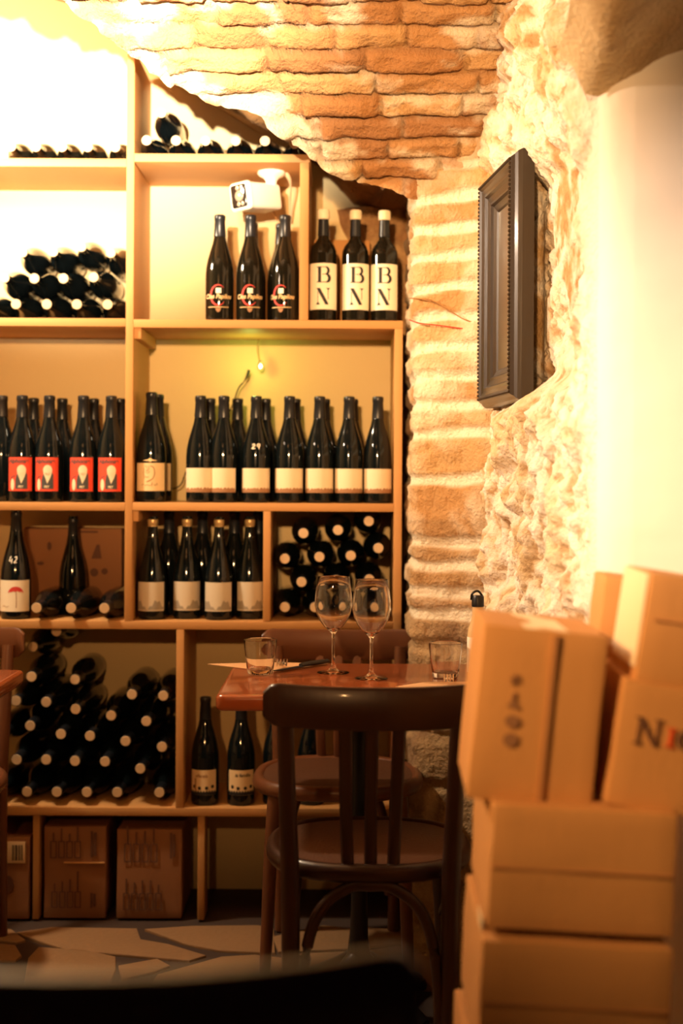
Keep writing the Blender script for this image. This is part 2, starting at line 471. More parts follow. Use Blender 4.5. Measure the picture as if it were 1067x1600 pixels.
# rough limed rubble wall running towards the camera on the right, turning into plaster
def wall_x(Y): return .362 + .1 * (3.47 - Y)
RW = [(.352, 3.55)] + [(wall_x(3.5 - .9 * k / 12), 3.5 - .9 * k / 12) for k in range(12)] + [tuple(q.xy) for q in spline([(wall_x(2.675) , 2.675, 0), (wall_x(2.60), 2.60, 0), (.460, 2.545, 0), (.495, 2.512, 0), (.56, 2.495, 0), (.72, 2.482, 0), (1.0, 2.47, 0), (1.5, 2.45, 0)], 6)][6:]
RL = [0.]
for a, b in zip(RW, RW[1:]): RL.append(RL[-1] + math.hypot(a[0] - b[0], a[1] - b[1]))
S_CORNER = RL[18]
RSS = [S_CORNER * 1.08 * i / 239 for i in range(240)] + [S_CORNER * 1.08 + (RL[-1] - S_CORNER * 1.08) * (i + 1) / 24. for i in range(24)]
def rw_at(s):
    for k in range(len(RW) - 1):
        if s <= RL[k + 1] or k == len(RW) - 2:
            t = (s - RL[k]) / (RL[k + 1] - RL[k])
            d = Vector((RW[k + 1][0] - RW[k][0], RW[k + 1][1] - RW[k][1], 0)).normalized()
            return Vector((lerp(RW[k][0], RW[k + 1][0], t), lerp(RW[k][1], RW[k + 1][1], t), 0)), Vector((d.y, -d.x, 0))
FR_Y0, FR_Y1, FR_Z0, FR_Z1 = 3.10, 3.47, 1.373, 1.923
def rubble(i, j):
    s = RSS[i]; z = 2.45 - 2.45 * j / 399
    p, n = rw_at(s); Y = p.y
    rough = 1 - smooth(S_CORNER - .16, S_CORNER + .02, s + .06 * noise.noise(Vector((z * 5, s * 3, 1))))
    q = Vector((s * 6.5, z * 5.2, 3.3))
    q += Vector((noise.noise(q * .8), noise.noise(q * .8 + Vector((5, 5, 5))), 0)) * .35
    dist, pts = noise.voronoi(q)
    e = dist[1] - dist[0]
    stone = smooth(.04, .30, e)
    f = fbm((s * 7, z * 7, 1.1)); f2 = fbm((s * 26, z * 26, 9.1)); f3 = fbm((s * 75, z * 75, 3.1))
    d = rough * (.026 * stone * (.3 + hash01(round(pts[0].x, 2), round(pts[0].y, 2))) + .022 * f + .011 * f2 + .004 * f3) + .002 * f
    # hollow in the masonry behind the picture's near edge
    wz = .03 * noise.noise(Vector((z * 9, 0, 4))); hol = smooth(2.60, 2.82, Y + wz * 2) * smooth(3.30, 3.20, Y) * smooth(1.35, 1.43, z) * smooth(1.91, 1.84, z)
    d = lerp(d, min(d, .01) - .060, hol)
    # kept flush under the picture itself
    flat_ = smooth(3.12, 3.2, Y) * smooth(1.33, 1.38, z) * smooth(1.98, 1.93, z)
    d = lerp(d, min(d, .004) - .014, flat_)
    sc = [(.66, .46, .23), (.72, .53, .29), (.56, .34, .14), (.76, .60, .36)][int(hash01(round(pts[0].y, 2), round(pts[0].x, 2)) * 3.99)]
    lim = clamp(.62 - .75 * stone * clamp(.5 + 1.3 * f) + .8 * f2)
    pit = smooth(.25, .5, -f2 - .4 * f3 + .05)
    c = mixc(sc, (.90, .80, .64), lim)
    c = mixc(c, (.40, .22, .08), pit * .7)
    c = mixc((.84, .74, .60), c, rough)
    return p + n * d + Vector((0, 0, z)), c
grid_mesh('wall_right', len(RSS), 400, rubble, M_stone, two=(M_plaster_r, 222))

# low plaster arch over the right-hand recess
def archy(i, j):
    x = .385 + 1.1 * i / 49
    zb = interp([(.385, 1.85), (.45, 1.875), (.6, 1.93), (1.0, 1.98), (1.5, 2.0)], x)
    t = j / 39
    y = 2.53 - .75 * t; z = zb + .30 * t ** .8
    f = fbm((x * 6, y * 6, 1))
    z += .018 * f + .006 * fbm((x * 25, y * 25, 1))
    ledge = smooth(.0, .06, x - .385)
    z += (1 - ledge) * .10
    c = mixc((.52, .34, .15), (.74, .56, .32), clamp(.5 + f))
    return Vector((x, y, z)), c
grid_mesh('ceiling_arch', 50, 40, archy, M_stone)

# ------------------------------------------------------------------ the shelving
shelf = thing('wine_shelving', 'large pine shelving unit of open compartments filled with bottles along the back wall', 'shelving', (0, Y_FRONT, 0))
def sbox(name, x0, x1, z0, z1, m, y0=0., y1=.325, bev=.0015):
    bm = bmesh.new(); add_box(bm, x0, x1, y0, y1, z0, z1, bev)
    return finish(bm, name, m, shelf)
XL = -1.55
UX0, UX1 = PX(197, 400, Y_FRONT), PX(209, 400, Y_FRONT)
T = .0222
def zt(u, v): return PZ(u, v, Y_FRONT)
Z240L, Z240R, Z500L, Z500R = zt(100, 247.5), zt(345, 240.5), zt(100, 497), zt(420, 500)
Z790L, Z790R, Z970, Z1262 = zt(100, 785), zt(420, 786), zt(320, 971), zt(200, 1262)
RX0, RX1 = PX(615.5, 750, Y_FRONT), PX(628, 750, Y_FRONT)
QX0, QX1 = PX(468, 380, Y_FRONT), PX(482, 380, Y_FRONT)
RB1 = PX(485, 245, Y_FRONT)
sbox('upright', UX0, UX1, Z970, 2.36, M_pine_z)
sbox('upright', RX0, RX1, 0, Z500R - T, M_pine_z)
sbox('upright', QX0, QX1, Z500R, Z240R - T, M_pine_z)
sbox('upright', XL - T, XL, 0, 2.3, M_pine_z)
sbox('shelf_board', XL, UX0, Z240L - T, Z240L, M_pine_x)
sbox('shelf_board', UX1, RB1, Z240R - T, Z240R, M_pine_x)
sbox('shelf_board', XL, UX0, Z500L - T, Z500L, M_pine_x)
sbox('shelf_board', UX1, RX1, Z500R - T, Z500R, M_pine_x)
sbox('shelf_board', XL, UX0, Z790L - T, Z790L, M_pine_x)
sbox('shelf_board', UX1, RX0, Z790R - T, Z790R, M_pine_x)
sbox('shelf_board', XL, RX0, Z970 - T, Z970, M_pine_x)
sbox('shelf_board', XL, RX0, Z1262 - T, Z1262, M_pine_x)
D1 = (PX(411, 880, Y_FRONT), PX(422.5, 880, Y_FRONT))
sbox('divider', *D1, Z970, Z790R - T, M_pine_z)
D2 = (PX(275, 1100, Y_FRONT), PX(287, 1100, Y_FRONT))
sbox('divider', *D2, Z1262, Z970 - T, M_pine_z)
sbox('cleat', UX1, UX1 + .020, Z500R - T - .030, Z500R - T, M_pine_x, -.002 + .01, .31)
sbox('cleat', UX1, UX1 + .015, Z790R - T - .030, Z790R - T, M_pine_x, .01, .31)
for (u0, u1) in ((50, 60), (308, 319)):
    sbox('leg', PX(u0, 1360, Y_FRONT), PX(u1, 1360, Y_FRONT), 0, Z1262 - T, M_pine_z, .01, .10)
sbox('leg', XL, XL + .02, 0, .2, M_pine_z, .22, .31)

# ------------------------------------------------------------------ bottles
BURG = [(0, .004), (.026, .001), (.0365, .002), (.0385, .008), (.0388, .06), (.0388, .125), (.0375, .145), (.033, .170), (.026, .194), (.0195, .215), (.0155, .235), (.0140, .250), (.0134, .272), (.0134, .291), (0, .291)]
BORD = [(0, .004), (.025, .001), (.035, .002), (.0368, .008), (.0370, .10), (.0370, .182), (.0355, .196), (.030, .210), (.0215, .220), (.0155, .230), (.0135, .245), (.0132, .300), (0, .300)]
CHAM = [(0, .004), (.026, .001), (.039, .002), (.0412, .010), (.0415, .06), (.0415, .11), (.040, .132), (.035, .162), (.0275, .190), (.0205, .215), (.0165, .240), (.0145, .262), (.014, .29), (.014, .300), (0, .300)]
def lathe_mesh(name, prof_, m, n=32):
    bm = bmesh.new(); add_lathe(bm, prof_, n); return to_mesh(bm, name, m)
ME = {}
ME['burg'] = lathe_mesh('glass_body', BURG, M_glassdark)
ME['burg_olive'] = lathe_mesh('glass_body', BURG, M_glassgreen)
BSLIM = [(r * .93, z * .97) for r, z in BORD]
ME['slim'] = lathe_mesh('glass_body', BSLIM, M_glassgreen)
ME['bord'] = lathe_mesh('glass_body', BORD, M_glassgreen)
ME['cham'] = lathe_mesh('glass_body', CHAM, M_glassdark)
def capsule_mesh(m, z0, z1, r0, r1, lip=True, n=24):
    pr = [(r0 + .0002, z0), (r0 + .0010, z0 + .0005), (r1 + .0010, z1 - .016)]
    if lip: pr += [(r1 + .0020, z1 - .0145), (r1 + .0022, z1 - .004), (r1 + .0012, z1 - .001)]
    else: pr += [(r1 + .001, z1 - .002)]
    pr += [(r1 * .8, z1 + .0005), (0, z1 + .0005)]
    bm = bmesh.new(); add_lathe(bm, pr, n); return to_mesh(bm, 'capsule', m)
ME['cap_k'] = capsule_mesh(M_capsule, .232, .2925, .0159, .0134)
ME['cap_b'] = capsule_mesh(M_capsule_brown, .235, .2925, .0155, .0134)
ME['cap_gold'] = capsule_mesh(M_goldfoil, .270, .2925, .0135, .0134)
ME['cap_bord'] = capsule_mesh(M_capsule, .236, .298, .0148, .0132, False)
ME['end_tan'] = lathe_mesh('cork_end', [(.0132, .2900), (.0136, .2936), (.0128, .2946), (0, .2946)], M_tan, 20)
bm = bmesh.new(); add_lathe(bm, [(.0140, .282), (.0166, .284), (.0172, .292), (.0170, .304), (.0155, .3085), (0, .3095)], 24); ME['wax'] = to_mesh(bm, 'wax_cap', M_wax)
bm = bmesh.new(); add_lathe(bm, [(.0163, .224), (.0182, .2245), (.0178, .229), (.0160, .244), (.0158, .246)], 24); ME['collar'] = to_mesh(bm, 'neck_collar', M_tan)

def wrap(bm, r, z0, dx=.004):
    """cut a flat drawing (x across, y up) into narrow strips and bend it round a cylinder facing -Y"""
    bmesh.ops.triangulate(bm, faces=bm.faces[:])
    xsv = [v.co.x for v in bm.verts]
    x = math.floor(min(xsv) / dx) * dx + dx
    while x < max(xsv):
        bmesh.ops.bisect_plane(bm, geom=bm.verts[:] + bm.edges[:] + bm.faces[:], plane_co=(x, 0, 0), plane_no=(1, 0, 0), dist=1e-7)
        x += dx
    for v in bm.verts:
        a = v.co.x / r; z = v.co.y
        rr = r + v.co.z
        v.co = Vector((rr * math.sin(a), -rr * math.cos(a), z0 + z))
    bmesh.ops.recalc_face_normals(bm, faces=bm.faces[:])
    return bm
def poly(bm, pts, z=0.):
    a = sum(p[0] * q[1] - q[0] * p[1] for p, q in zip(pts, pts[1:] + pts[:1]))
    if a < 0: pts = pts[::-1]
    bm.faces.new([bm.verts.new((x, y, z)) for x, y in pts])
def rect(bm, x0, x1, y0, y1): poly(bm, [(x0, y0), (x1, y0), (x1, y1), (x0, y1)])
def stroke(bm, pts, w_, per=6):
    sp = spline([(x, y, 0) for x, y in pts], per) if len(pts) > 2 else [Vector((x, y, 0)) for x, y in pts]
    L, R = [], []
    for i, p in enumerate(sp):
        d = (sp[min(i + 1, len(sp) - 1)] - sp[max(i - 1, 0)]).normalized(); n = Vector((-d.y, d.x, 0)) * w_ / 2
        if isinstance(w_, float): pass
        L.append(p + n); R.append(p - n)
    for i in range(len(sp) - 1):
        poly(bm, [tuple(q.xy) for q in (L[i], L[i + 1], R[i + 1], R[i])])
def ring(bm, cx, cy, rx, ry, a0, a1, t0, t1, n=20):
    """arc whose thickness swells from t0 at its ends to t1 in the middle"""
    pr = None
    for i in range(n + 1):
        f = i / n; a = lerp(a0, a1, f); t = lerp(t0, t1, math.sin(PI * f))
        o = (cx + (rx + t / 2) * math.cos(a), cy + (ry + t / 2) * math.sin(a)); q = (cx + (rx - t / 2) * math.cos(a), cy + (ry - t / 2) * math.sin(a))
        if pr: poly(bm, [pr[0], o, q, pr[1]])
        pr = (o, q)
def disc(bm, cx, cy, rx, ry=None, n=18, a0=0, a1=2 * PI):
    ry = ry or rx
    poly(bm, [(cx + rx * math.cos(lerp(a0, a1, i / n)), cy + ry * math.sin(lerp(a0, a1, i / n))) for i in range(n + (0 if a1 - a0 > 6.2 else 1))])
def add_text(bm, s, size, cx, cy, sx=1., shear=0., bold=0.):
    cu = bpy.data.curves.new('txt', 'FONT'); cu.body = s; cu.size = size; cu.align_x = 'CENTER'; cu.align_y = 'CENTER'; cu.shear = shear; cu.offset = bold
    o = bpy.data.objects.new('txt', cu); C.objects.link(o)
    me = bpy.data.meshes.new_from_object(o.evaluated_get(bpy.context.evaluated_depsgraph_get()))
    bpy.data.objects.remove(o); bpy.data.curves.remove(cu)
    me.transform(Matrix.Translation((cx, cy, 0)) @ Matrix.Scale(sx, 4, (1, 0, 0)))
    bm.from_mesh(me); bpy.data.meshes.remove(me)
def label_mesh(r, half, z0, z1, m, cut=None):
    bm = bmesh.new(); rect(bm, -half, half, 0, z1 - z0)
    wrap(bm, r + .0006, z0); return to_mesh(bm, 'label', m)
def print_mesh(fn, r, z0, m, off=.0011, name='print'):
    bm = bmesh.new(); fn(bm); wrap(bm, r + off, z0); return to_mesh(bm, name, m)

# --- label drawings
def d_bn(bm):
    k = .001
    # B : stencilled, heavy stem and two bowls
    rect(bm, -10 * k, -4.2 * k, 71 * k, 95 * k); rect(bm, -12.5 * k, -2.6 * k, 94 * k, 95.5 * k); rect(bm, -12.5 * k, -2.6 * k, 70.5 * k, 72 * k)
    rect(bm, -2 * k, 4 * k, 94.2 * k, 95.4 * k); rect(bm, -2 * k, 5 * k, 70.6 * k, 71.8 * k); rect(bm, -2 * k, 4 * k, 83 * k, 84 * k)
    ring(bm, 3.2 * k, 89.3 * k, 6.3 * k, 5.6 * k, PI / 2, -PI / 2, .9 * k, 5 * k); ring(bm, 4 * k, 77.3 * k, 7.6 * k, 6.2 * k, PI / 2, -PI / 2, .9 * k, 6 * k)
    # N : hairline stems, heavy diagonal
    poly(bm, [(-13 * k, 62 * k), (-6 * k, 62 * k), (9.5 * k, 37.5 * k), (9.5 * k, 36 * k), (3.5 * k, 36 * k)])
    rect(bm, -10.8 * k, -9.6 * k, 38 * k, 56.5 * k); poly(bm, [(-14 * k, 36 * k), (-6 * k, 36 * k), (-10 * k, 41 * k)])
    rect(bm, 8.3 * k, 9.5 * k, 44 * k, 62 * k); poly(bm, [(5 * k, 62 * k), (13 * k, 62 * k), (9 * k, 58.5 * k)])
    for v in bm.verts: v.co.x *= 1.5; v.co.y = .045 + (v.co.y - .036) * 1.74
ME['lab_bn'] = label_mesh(.0370, .050, .032, .158, M_bn); ME['pr_bn'] = print_mesh(d_bn, .0370, 0, M_black)
def d_c(bm): ring(bm, 0, .0385, .0215, .0275, math.radians(48), math.radians(318), .0010, .0055, 30)
def d_clos(bm):
    add_text(bm, 'Clos Papilou', .0170, -.001, .0345, .92, .25, .0005)
    stroke(bm, [(-.030, .006), (.030, .006)], .0020)
def d_sq(bm): rect(bm, -.007, .008, .0435, .0575)
def d_shield(bm): poly(bm, [(-.008, .003), (.008, .003), (.005, -.005), (0, -.0085), (-.005, -.005)])
ME['pr_c'] = print_mesh(d_c, .0388, .030, M_redprint); ME['pr_clos'] = print_mesh(d_clos, .0388, .030, M_gold, .0014)
ME['pr_sq'] = print_mesh(d_sq, .0388, .030, M_white, .0013); ME['pr_sh'] = print_mesh(d_shield, .0388, .030, M_brownprint)
ME['lab_red'] = label_mesh(.0388, .036, .030, .122, M_red)
def d_alph(bm): add_text(bm, 'Alphonse', .0165, -.004, .0815, .92, .2, .0006)
def d_suit(bm):
    poly(bm, [(-.011, .006), (.022, .006), (.0215, .044), (.016, .056), (-.006, .050), (-.011, .03)])
    stroke(bm, [(-.011, .042), (-.022, .038), (-.030, .026)], .0026)
def d_pale(bm):
    disc(bm, .006, .057, .0125, .0145); poly(bm, [(-.006, .05), (.018, .05), (.013, .036), (.005, .020), (.000, .036)])
    add_text(bm, 'PET', .0085, .004, .0115, 1, 0, .0003)
    disc(bm, -.020, .018, .006, .016)
ME['pr_alph'] = print_mesh(d_alph, .0388, .030, M_greyprint); ME['pr_suit'] = print_mesh(d_suit, .0388, .030, M_greyprint, .0011); ME['pr_pale'] = print_mesh(d_pale, .0388, .030, M_cream, .0015)
ME['lab_lion'] = label_mesh(.0388, .047, .030, .104, M_kraftlabel)
def d_lion(bm):
    k = .001
    stroke(bm, [(-14 * k, 64 * k), (-10 * k, 66 * k), (-8 * k, 58 * k)], 1.6 * k); stroke(bm, [(-5 * k, 66 * k), (-3 * k, 60 * k), (-8 * k, 52 * k), (-11 * k, 56 * k)], 1.8 * k)
    stroke(bm, [(0, 66 * k), (9 * k, 62 * k), (12 * k, 46 * k), (6 * k, 32 * k), (-10 * k, 24 * k)], 2.6 * k)
    stroke(bm, [(-16 * k, 60 * k), (-18 * k, 46 * k), (-15 * k, 36 * k), (-17 * k, 32 * k)], 1.2 * k); stroke(bm, [(-14 * k, 38 * k), (-8 * k, 36 * k), (-4 * k, 38 * k)], 1.4 * k)
    stroke(bm, [(-13 * k, 50 * k), (-6 * k, 47 * k), (-1 * k, 52 * k)], 1.2 * k)
    stroke(bm, [(-24 * k, 15 * k), (-18 * k, 18 * k), (-14 * k, 14 * k), (-8 * k, 17 * k), (-3 * k, 14 * k), (4 * k, 17 * k), (6 * k, 24 * k), (5 * k, 12 * k)], 1.2 * k)
    stroke(bm, [(10 * k, 18 * k), (14 * k, 14 * k), (18 * k, 20 * k), (20 * k, 15 * k)], 1.6 * k)
ME['pr_lion'] = print_mesh(d_lion, .0388, .030, M_brownprint)
def d_orn(bm):
    k = .001; disc(bm, 0, 82 * k, 5 * k, 5 * k)
    poly(bm, [(-20 * k, 80 * k), (-5 * k, 84 * k), (-5 * k, 79 * k)]); poly(bm, [(20 * k, 80 * k), (5 * k, 84 * k), (5 * k, 79 * k)])
ME['pr_orn'] = print_mesh(d_orn, .0388, .030, M_gold)
ME['lab_cream'] = label_mesh(.0388, .050, .028, .094, M_cream)
def d_land(bm):
    random.seed(3); pts = [(-.050, 0), ]
    for i in range(26): pts.append((-.048 + .096 * i / 25, .006 + .005 * abs(math.sin(i * 1.9)) + random.uniform(0, .004)))
    pts += [(.050, 0)]
    for a, b in zip(pts, pts[1:]): poly(bm, [(a[0], 0.0001), (b[0], 0.0001), (b[0] + 1e-5, b[1] + .0003), (a[0] - 1e-5, a[1] + .0003)])
ME['pr_land'] = print_mesh(d_land, .0388, .028, M_brownprint)
ME['lab_grey'] = label_mesh(.0415, .048, .026, .110, M_grey)
def d_hills(bm):
    pts = [(-.047 + .094 * i / 30, .018 + .012 * math.sin(i * .33 + .4) + .004 * math.sin(i * 1.3)) for i in range(31)]
    for a, b in zip(pts, pts[1:]): poly(bm, [(a[0], .004), (b[0], .004), b, a])
ME['pr_hills'] = print_mesh(d_hills, .0415, .026, M_hill)
ME['lab_mush'] = label_mesh(.0415, .052, .022, .107, M_bn)
def d_mush(bm):
    k = .001
    n = 14
    top = [(9 * k + 21 * k * math.cos(PI * i / n), 50 * k + 18 * k * math.sin(PI * i / n)) for i in range(n + 1)]
    low = [(9 * k + 21 * k * math.cos(PI * i / n), 50 * k + 5 * k * math.sin(PI * i / n) + 1.5 * k * math.sin(i * 2.4)) for i in range(n + 1)]
    for i in range(n): poly(bm, [top[i], top[i + 1], low[i + 1], low[i]])
ME['pr_mush'] = print_mesh(d_mush, .0415, .022, M_redprint)
def d_stem(bm):
    stroke(bm, [(.010, .053), (.011, .030), (.0105, .010)], .0018)
    stroke(bm, [(-.032, .012), (-.025, .016), (-.018, .012), (-.010, .015)], .0011)
ME['pr_stem'] = print_mesh(d_stem, .0415, .022, M_brownprint)
def d_fest(bm):
    pts = [(-.040 + .080 * i / 40, .006 + .007 * abs(math.sin(i * .8))) for i in range(41)]
    for a, b in zip(pts, pts[1:]): poly(bm, [(a[0], .0003), (b[0], .0003), b, a])
    for x in (-.026, -.009, .011, .028): disc(bm, x, .017 + .2 * abs(x), .0048)
ME['lab_fest'] = label_mesh(.0388, .040, .030, .098, M_kraftlabel)
ME['pr_fest'] = print_mesh(d_fest, .0388, .030, M_black)
def d_fam(bm): add_text(bm, 'la famille', .0125, .004, .054, 1., .2, .0003)
def d_fam2(bm): add_text(bm, 'alfarela', .0125, -.004, .052, 1., .2, .0003); stroke(bm, [(-.022, .045), (-.021, .012)], .005)
ME['pr_fam'] = print_mesh(d_fam, .0388, .030, M_black, .0012); ME['pr_fam2'] = print_mesh(d_fam2, .0388, .030, M_brownprint, .0012)
def d_29(bm): stroke(bm, [(-.010, .016), (-.006, .020), (-.003, .016), (-.011, .008), (-.002, .008)], .0028); stroke(bm, [(.010, .019), (.005, .020), (.004, .014), (.010, .014), (.010, .020), (.008, .006)], .0028)
ME['pr_29'] = print_mesh(d_29, .0372, .140, M_white, .001)
def d_42(bm): stroke(bm, [(-.006, .022), (-.010, .010), (-.002, .011)], .0024); stroke(bm, [(-.003, .016), (-.004, .003)], .0024); stroke(bm, [(.004, .019), (.009, .021), (.009, .014), (.003, .005), (.010, .006)], .0024)
def wrap_cone(fn, z0, m):
    bm = bmesh.new(); fn(bm); bmesh.ops.triangulate(bm, faces=bm.faces[:])
    tab = [(z, r) for r, z in CHAM if r > .001][2:]
    for v in bm.verts:
        z = z0 + v.co.y; r = interp(tab, z) + .0012; a = v.co.x / r
        v.co = Vector((r * math.sin(a), -r * math.cos(a), z))
    return to_mesh(bm, 'print', m)
ME['pr_42'] = wrap_cone(d_42, .150, M_white)
tabB = None

def bottle(kids, label, loc, rz=0., group=None, name='wine_bottle', scale=1., lying=False, cat='wine bottle'):
    rot = (PI / 2, 0, 0) if lying else (0, 0, rz)
    t = thing(name, label, cat, loc, rot, group)
    if lying and rz: t.rotation_euler = (PI / 2, rz, 0)
    if scale != 1.: t.scale = (scale,) * 3
    par = None
    for k in kids:
        me = ME[k]
        o = link(me.name.split('.')[0], me, t)
        if k.startswith('lab_'): par = o
        elif k.startswith('pr_') and par is not None and k not in ('pr_29', 'pr_42', 'pr_orn'):
            o.parent = par
    return t
ORD = ['first', 'second', 'third', 'fourth', 'fifth', 'sixth', 'seventh', 'eighth']
def stand(u, v, Y): return P(u, v, Y).x

# BN bottles
for i, (u, rz, Y) in enumerate(((505, .02, 3.905), (555, .12, 3.91), (600, -.02, 3.915))):
    bottle(['bord', 'cap_bord', 'wax', 'lab_bn', 'pr_bn'], ['pale BN label bottle with cream wax cap beside the short shelf upright', 'pale BN label bottle with cream wax cap, middle of the three', 'pale BN label bottle with cream wax cap nearest the brick pillar'][i],
           (stand(u, 450, Y), Y, Z500R), rz, 'bottles with BN labels')
# Clos bottles
for i, (u, rz, Y) in enumerate(((343, 0, 3.90), (391, .04, 3.90), (445, -.25, 3.90))):
    bottle(['burg_olive', 'cap_k', 'pr_c', 'pr_clos', 'pr_sq', 'pr_sh'], ['black bottle with red C emblem, leftmost of three under the white security camera', 'black bottle with red C emblem, middle of three on the upper shelf', 'black bottle with red C emblem turned aside, beside the short shelf upright'][i],
           (stand(u, 450, Y), Y, Z500R), rz, 'black bottles with a red C')
for i, (u, Y, nm) in enumerate(((394, 4.02, 'middle'), (438.5, 4.03, 'right-hand'))):
    bottle(['burg_olive', 'cap_k'], f'dark bottle almost hidden behind the {nm} red C bottle', (stand(u, 450, Y), Y, Z500R), 0, 'hidden bottles on the upper shelf')
# red label row
red_nm = ['leftmost', 'second', 'third', 'rightmost']
for i, u in enumerate((34.5, 77, 130, 173.5)):
    bottle(['burg', 'cap_k', 'lab_red', 'pr_alph', 'pr_suit', 'pr_pale'], ['red Alphonse label bottle, first from the left in its row of four', 'red Alphonse label bottle, second from the left in its row of four', 'red Alphonse label bottle, third from the left in its row of four', 'red Alphonse label bottle standing next to the tall shelf upright'][i],
           (stand(u, 720, 3.91), 3.91, Z790L), random.uniform(-.12, .12) - .05, 'red label bottles')
for i, (u, Y) in enumerate(((52, 4.04), (97, 4.05), (146, 4.05), (187, 4.04))):
    bottle(['burg', 'cap_k'], f'dark bottle behind the {ORD[i]} red label bottle from the left', (stand(u, 720, Y), Y, Z790L), 0, 'bottles behind the red label row')
bottle(['burg', 'cap_b'], 'dark bottle at the photo edge, left of the red label row', (stand(3, 720, 3.93), 3.93, Z790L), 0)
# lion label
bottle(['burg', 'cap_k', 'pr_orn', 'lab_lion', 'pr_lion'], 'bottle with tan label showing a sketched lion, beside the tall upright', (stand(236.5, 720, 3.905), 3.905, Z790R), .05, scale=1.03)
bottle(['burg', 'cap_k', 'lab_lion'], 'dark bottle standing close behind the lion label bottle', (stand(247, 720, 4.0), 4.0, Z790R), .0, scale=1.03)
# cream row
cu_ = (313, 349.5, 400, 452, 499, 545, 590)
for i, u in enumerate(cu_):
    kids = ['burg', 'cap_k', 'lab_cream', 'pr_land'] + (['pr_29'] if i == 2 else [])
    lab = ['plain cream label bottle, first from the left in the row of seven', 'plain cream label bottle with its label turned aside, second in the row of seven', 'plain cream label bottle with a handwritten white number on the glass', 'plain cream label bottle in the middle of the row of seven', 'plain cream label bottle, fifth from the left in the row of seven', 'plain cream label bottle, sixth from the left in the row of seven', 'plain cream label bottle at the end of the row, beside the shelf side'][i]
    bottle(kids, lab, (stand(u, 720, 3.905), 3.905, Z790R), -.22 if i == 1 else random.uniform(-.06, .06), 'bottles with cream labels')
for i, u in enumerate((328, 371, 414.5, 461, 507, 551)):
    bottle(['burg', 'cap_k'], f'dark bottle behind the {ORD[i]} cream label bottle from the left', (stand(u, 720, 4.03), 4.03, Z790R), 0, 'bottles behind the cream row')
# mushroom bottle and the dark one by the cartons
bottle(['cham', 'cap_k', 'lab_mush', 'pr_mush', 'pr_stem', 'pr_42'], 'large bottle with white label showing a red parasol shape', (stand(25, 900, 3.91), 3.91, Z970), .0)
bottle(['cham', 'cap_k'], 'dark bottle standing before the carton behind the shelf', (stand(114, 900, 4.02), 4.02, Z970), 0, scale=.93)
# grey label row
for i, (u, rz) in enumerate(((238.5, -.12), (292, .12), (342, 0), (390, .2))):
    bottle(['cham', 'cap_gold', 'collar', 'lab_grey', 'pr_hills'], f'grey landscape label bottle with gold neck, {ORD[i]} from the left of four', (stand(u, 900, 3.915 + .025 * (i in (1, 3))), 3.915 + .025 * (i in (1, 3)), Z970), rz, 'bottles with grey landscape labels', scale=.94)
for i, u in enumerate((264, 316, 366, 404)):
    bottle(['burg', 'cap_k'], f'dark bottle standing behind the {ORD[i]} grey landscape label bottle', (stand(u, 900, 4.05), 4.05, Z970), 0, 'bottles behind the grey label row')
# two festive labels by the table
bottle(['burg', 'cap_k', 'lab_fest', 'pr_fest', 'pr_fam2'], 'dotted tan label bottle beside the lower shelf divider', (stand(320.5, 1220, 3.91), 3.91, Z1262), -.08, 'bottles with dotted tan labels')
bottle(['burg', 'cap_k', 'lab_fest', 'pr_fest', 'pr_fam'], 'dotted tan label bottle to the right of its twin, under the table corner', (stand(376.5, 1220, 3.91), 3.91, Z1262), .1, 'bottles with dotted tan labels')
for i, u in enumerate((432, 486)):
    bottle(['burg', 'cap_k'], ['dark unlabelled bottle under the table corner, behind the front chair', 'dark unlabelled bottle seen between the front chair slats, under the table'][i], (stand(u, 1220, 3.92), 3.92, Z1262), 0, 'dark bottles under the table')

# ---- bottles lying with their corks towards the room
R_ = .0390
def pile(rows, zshelf, where, kind='burg', end='end_tan', cap=None, d=.0777, Y0=3.862, group=None, names=None):
    done = []
    for ri, row in enumerate(rows):
        for ci, e in enumerate(row):
            u, v = e[0], e[1]; dy = e[2] if len(e) > 2 else 0.
            Y = Y0 + dy
            p = P(u, v, Y); x = p.x
            z = zshelf + d / 2
            if ri:
                zs = [zq + math.sqrt(max(d * d - (x - xq) ** 2, 0)) for xq, zq in done if abs(x - xq) < d]
                zmin = max(zs) if zs else z
                z = max(zmin, p.z) if zs else p.z
            done.append((x, z))
            kids = [kind] + ([cap] if cap else []) + ([end] if end else [])
            rn = ['bottom', 'second', 'third', 'fourth', 'fifth', 'top'][ri] if ri < len(rows) - 1 or len(rows) == 1 else 'top'
            lab = f'dark bottle lying {ORD[ci]} from left, {rn} row {where}'
            if names: lab = names[ri][ci]
            bottle(kids, lab, (x, Y + .2946, z), random.uniform(0, 6), group, lying=True)
# top left shelf
pile([[(17, 225), (56, 225), (97, 224), (137, 223), (180, 223)]], Z240L, 'on the highest shelf', 'slim', d=.069, group='bottles lying on the highest shelf',
     names=[[f'olive bottle lying on the highest shelf left of the tall upright, {ORD[i]} from the left' for i in range(5)]])
# top right shelf
pile([[(229, 216), (275, 216), (321, 216), (368, 213), (414, 213), (460, 215, .03)], [(252, 176)]], Z240R, '', 'burg', group='bottles lying under the arch',
     names=[['dark bottle lying under the arch against the tall upright', 'dark bottle lying under the arch, second from the tall upright', 'dark bottle lying under the arch, third from the tall upright', 'dark bottle lying under the arch, fourth from the tall upright', 'dark bottle lying under the arch, fifth from the tall upright', 'dark bottle wedged under the arch at the shelf end'], ['dark bottle perched on top of two others under the arch']])
# pyramid in the left compartment
pile([[(-20, 473), (25, 473), (73, 475), (120, 472), (168, 473)], [(7, 435), (53.5, 436), (99, 435), (146, 433)], [(35, 395), (83, 398), (127, 396), (173, 395)]], Z500L, 'of the upper left pile', group='upper left pile of bottles')
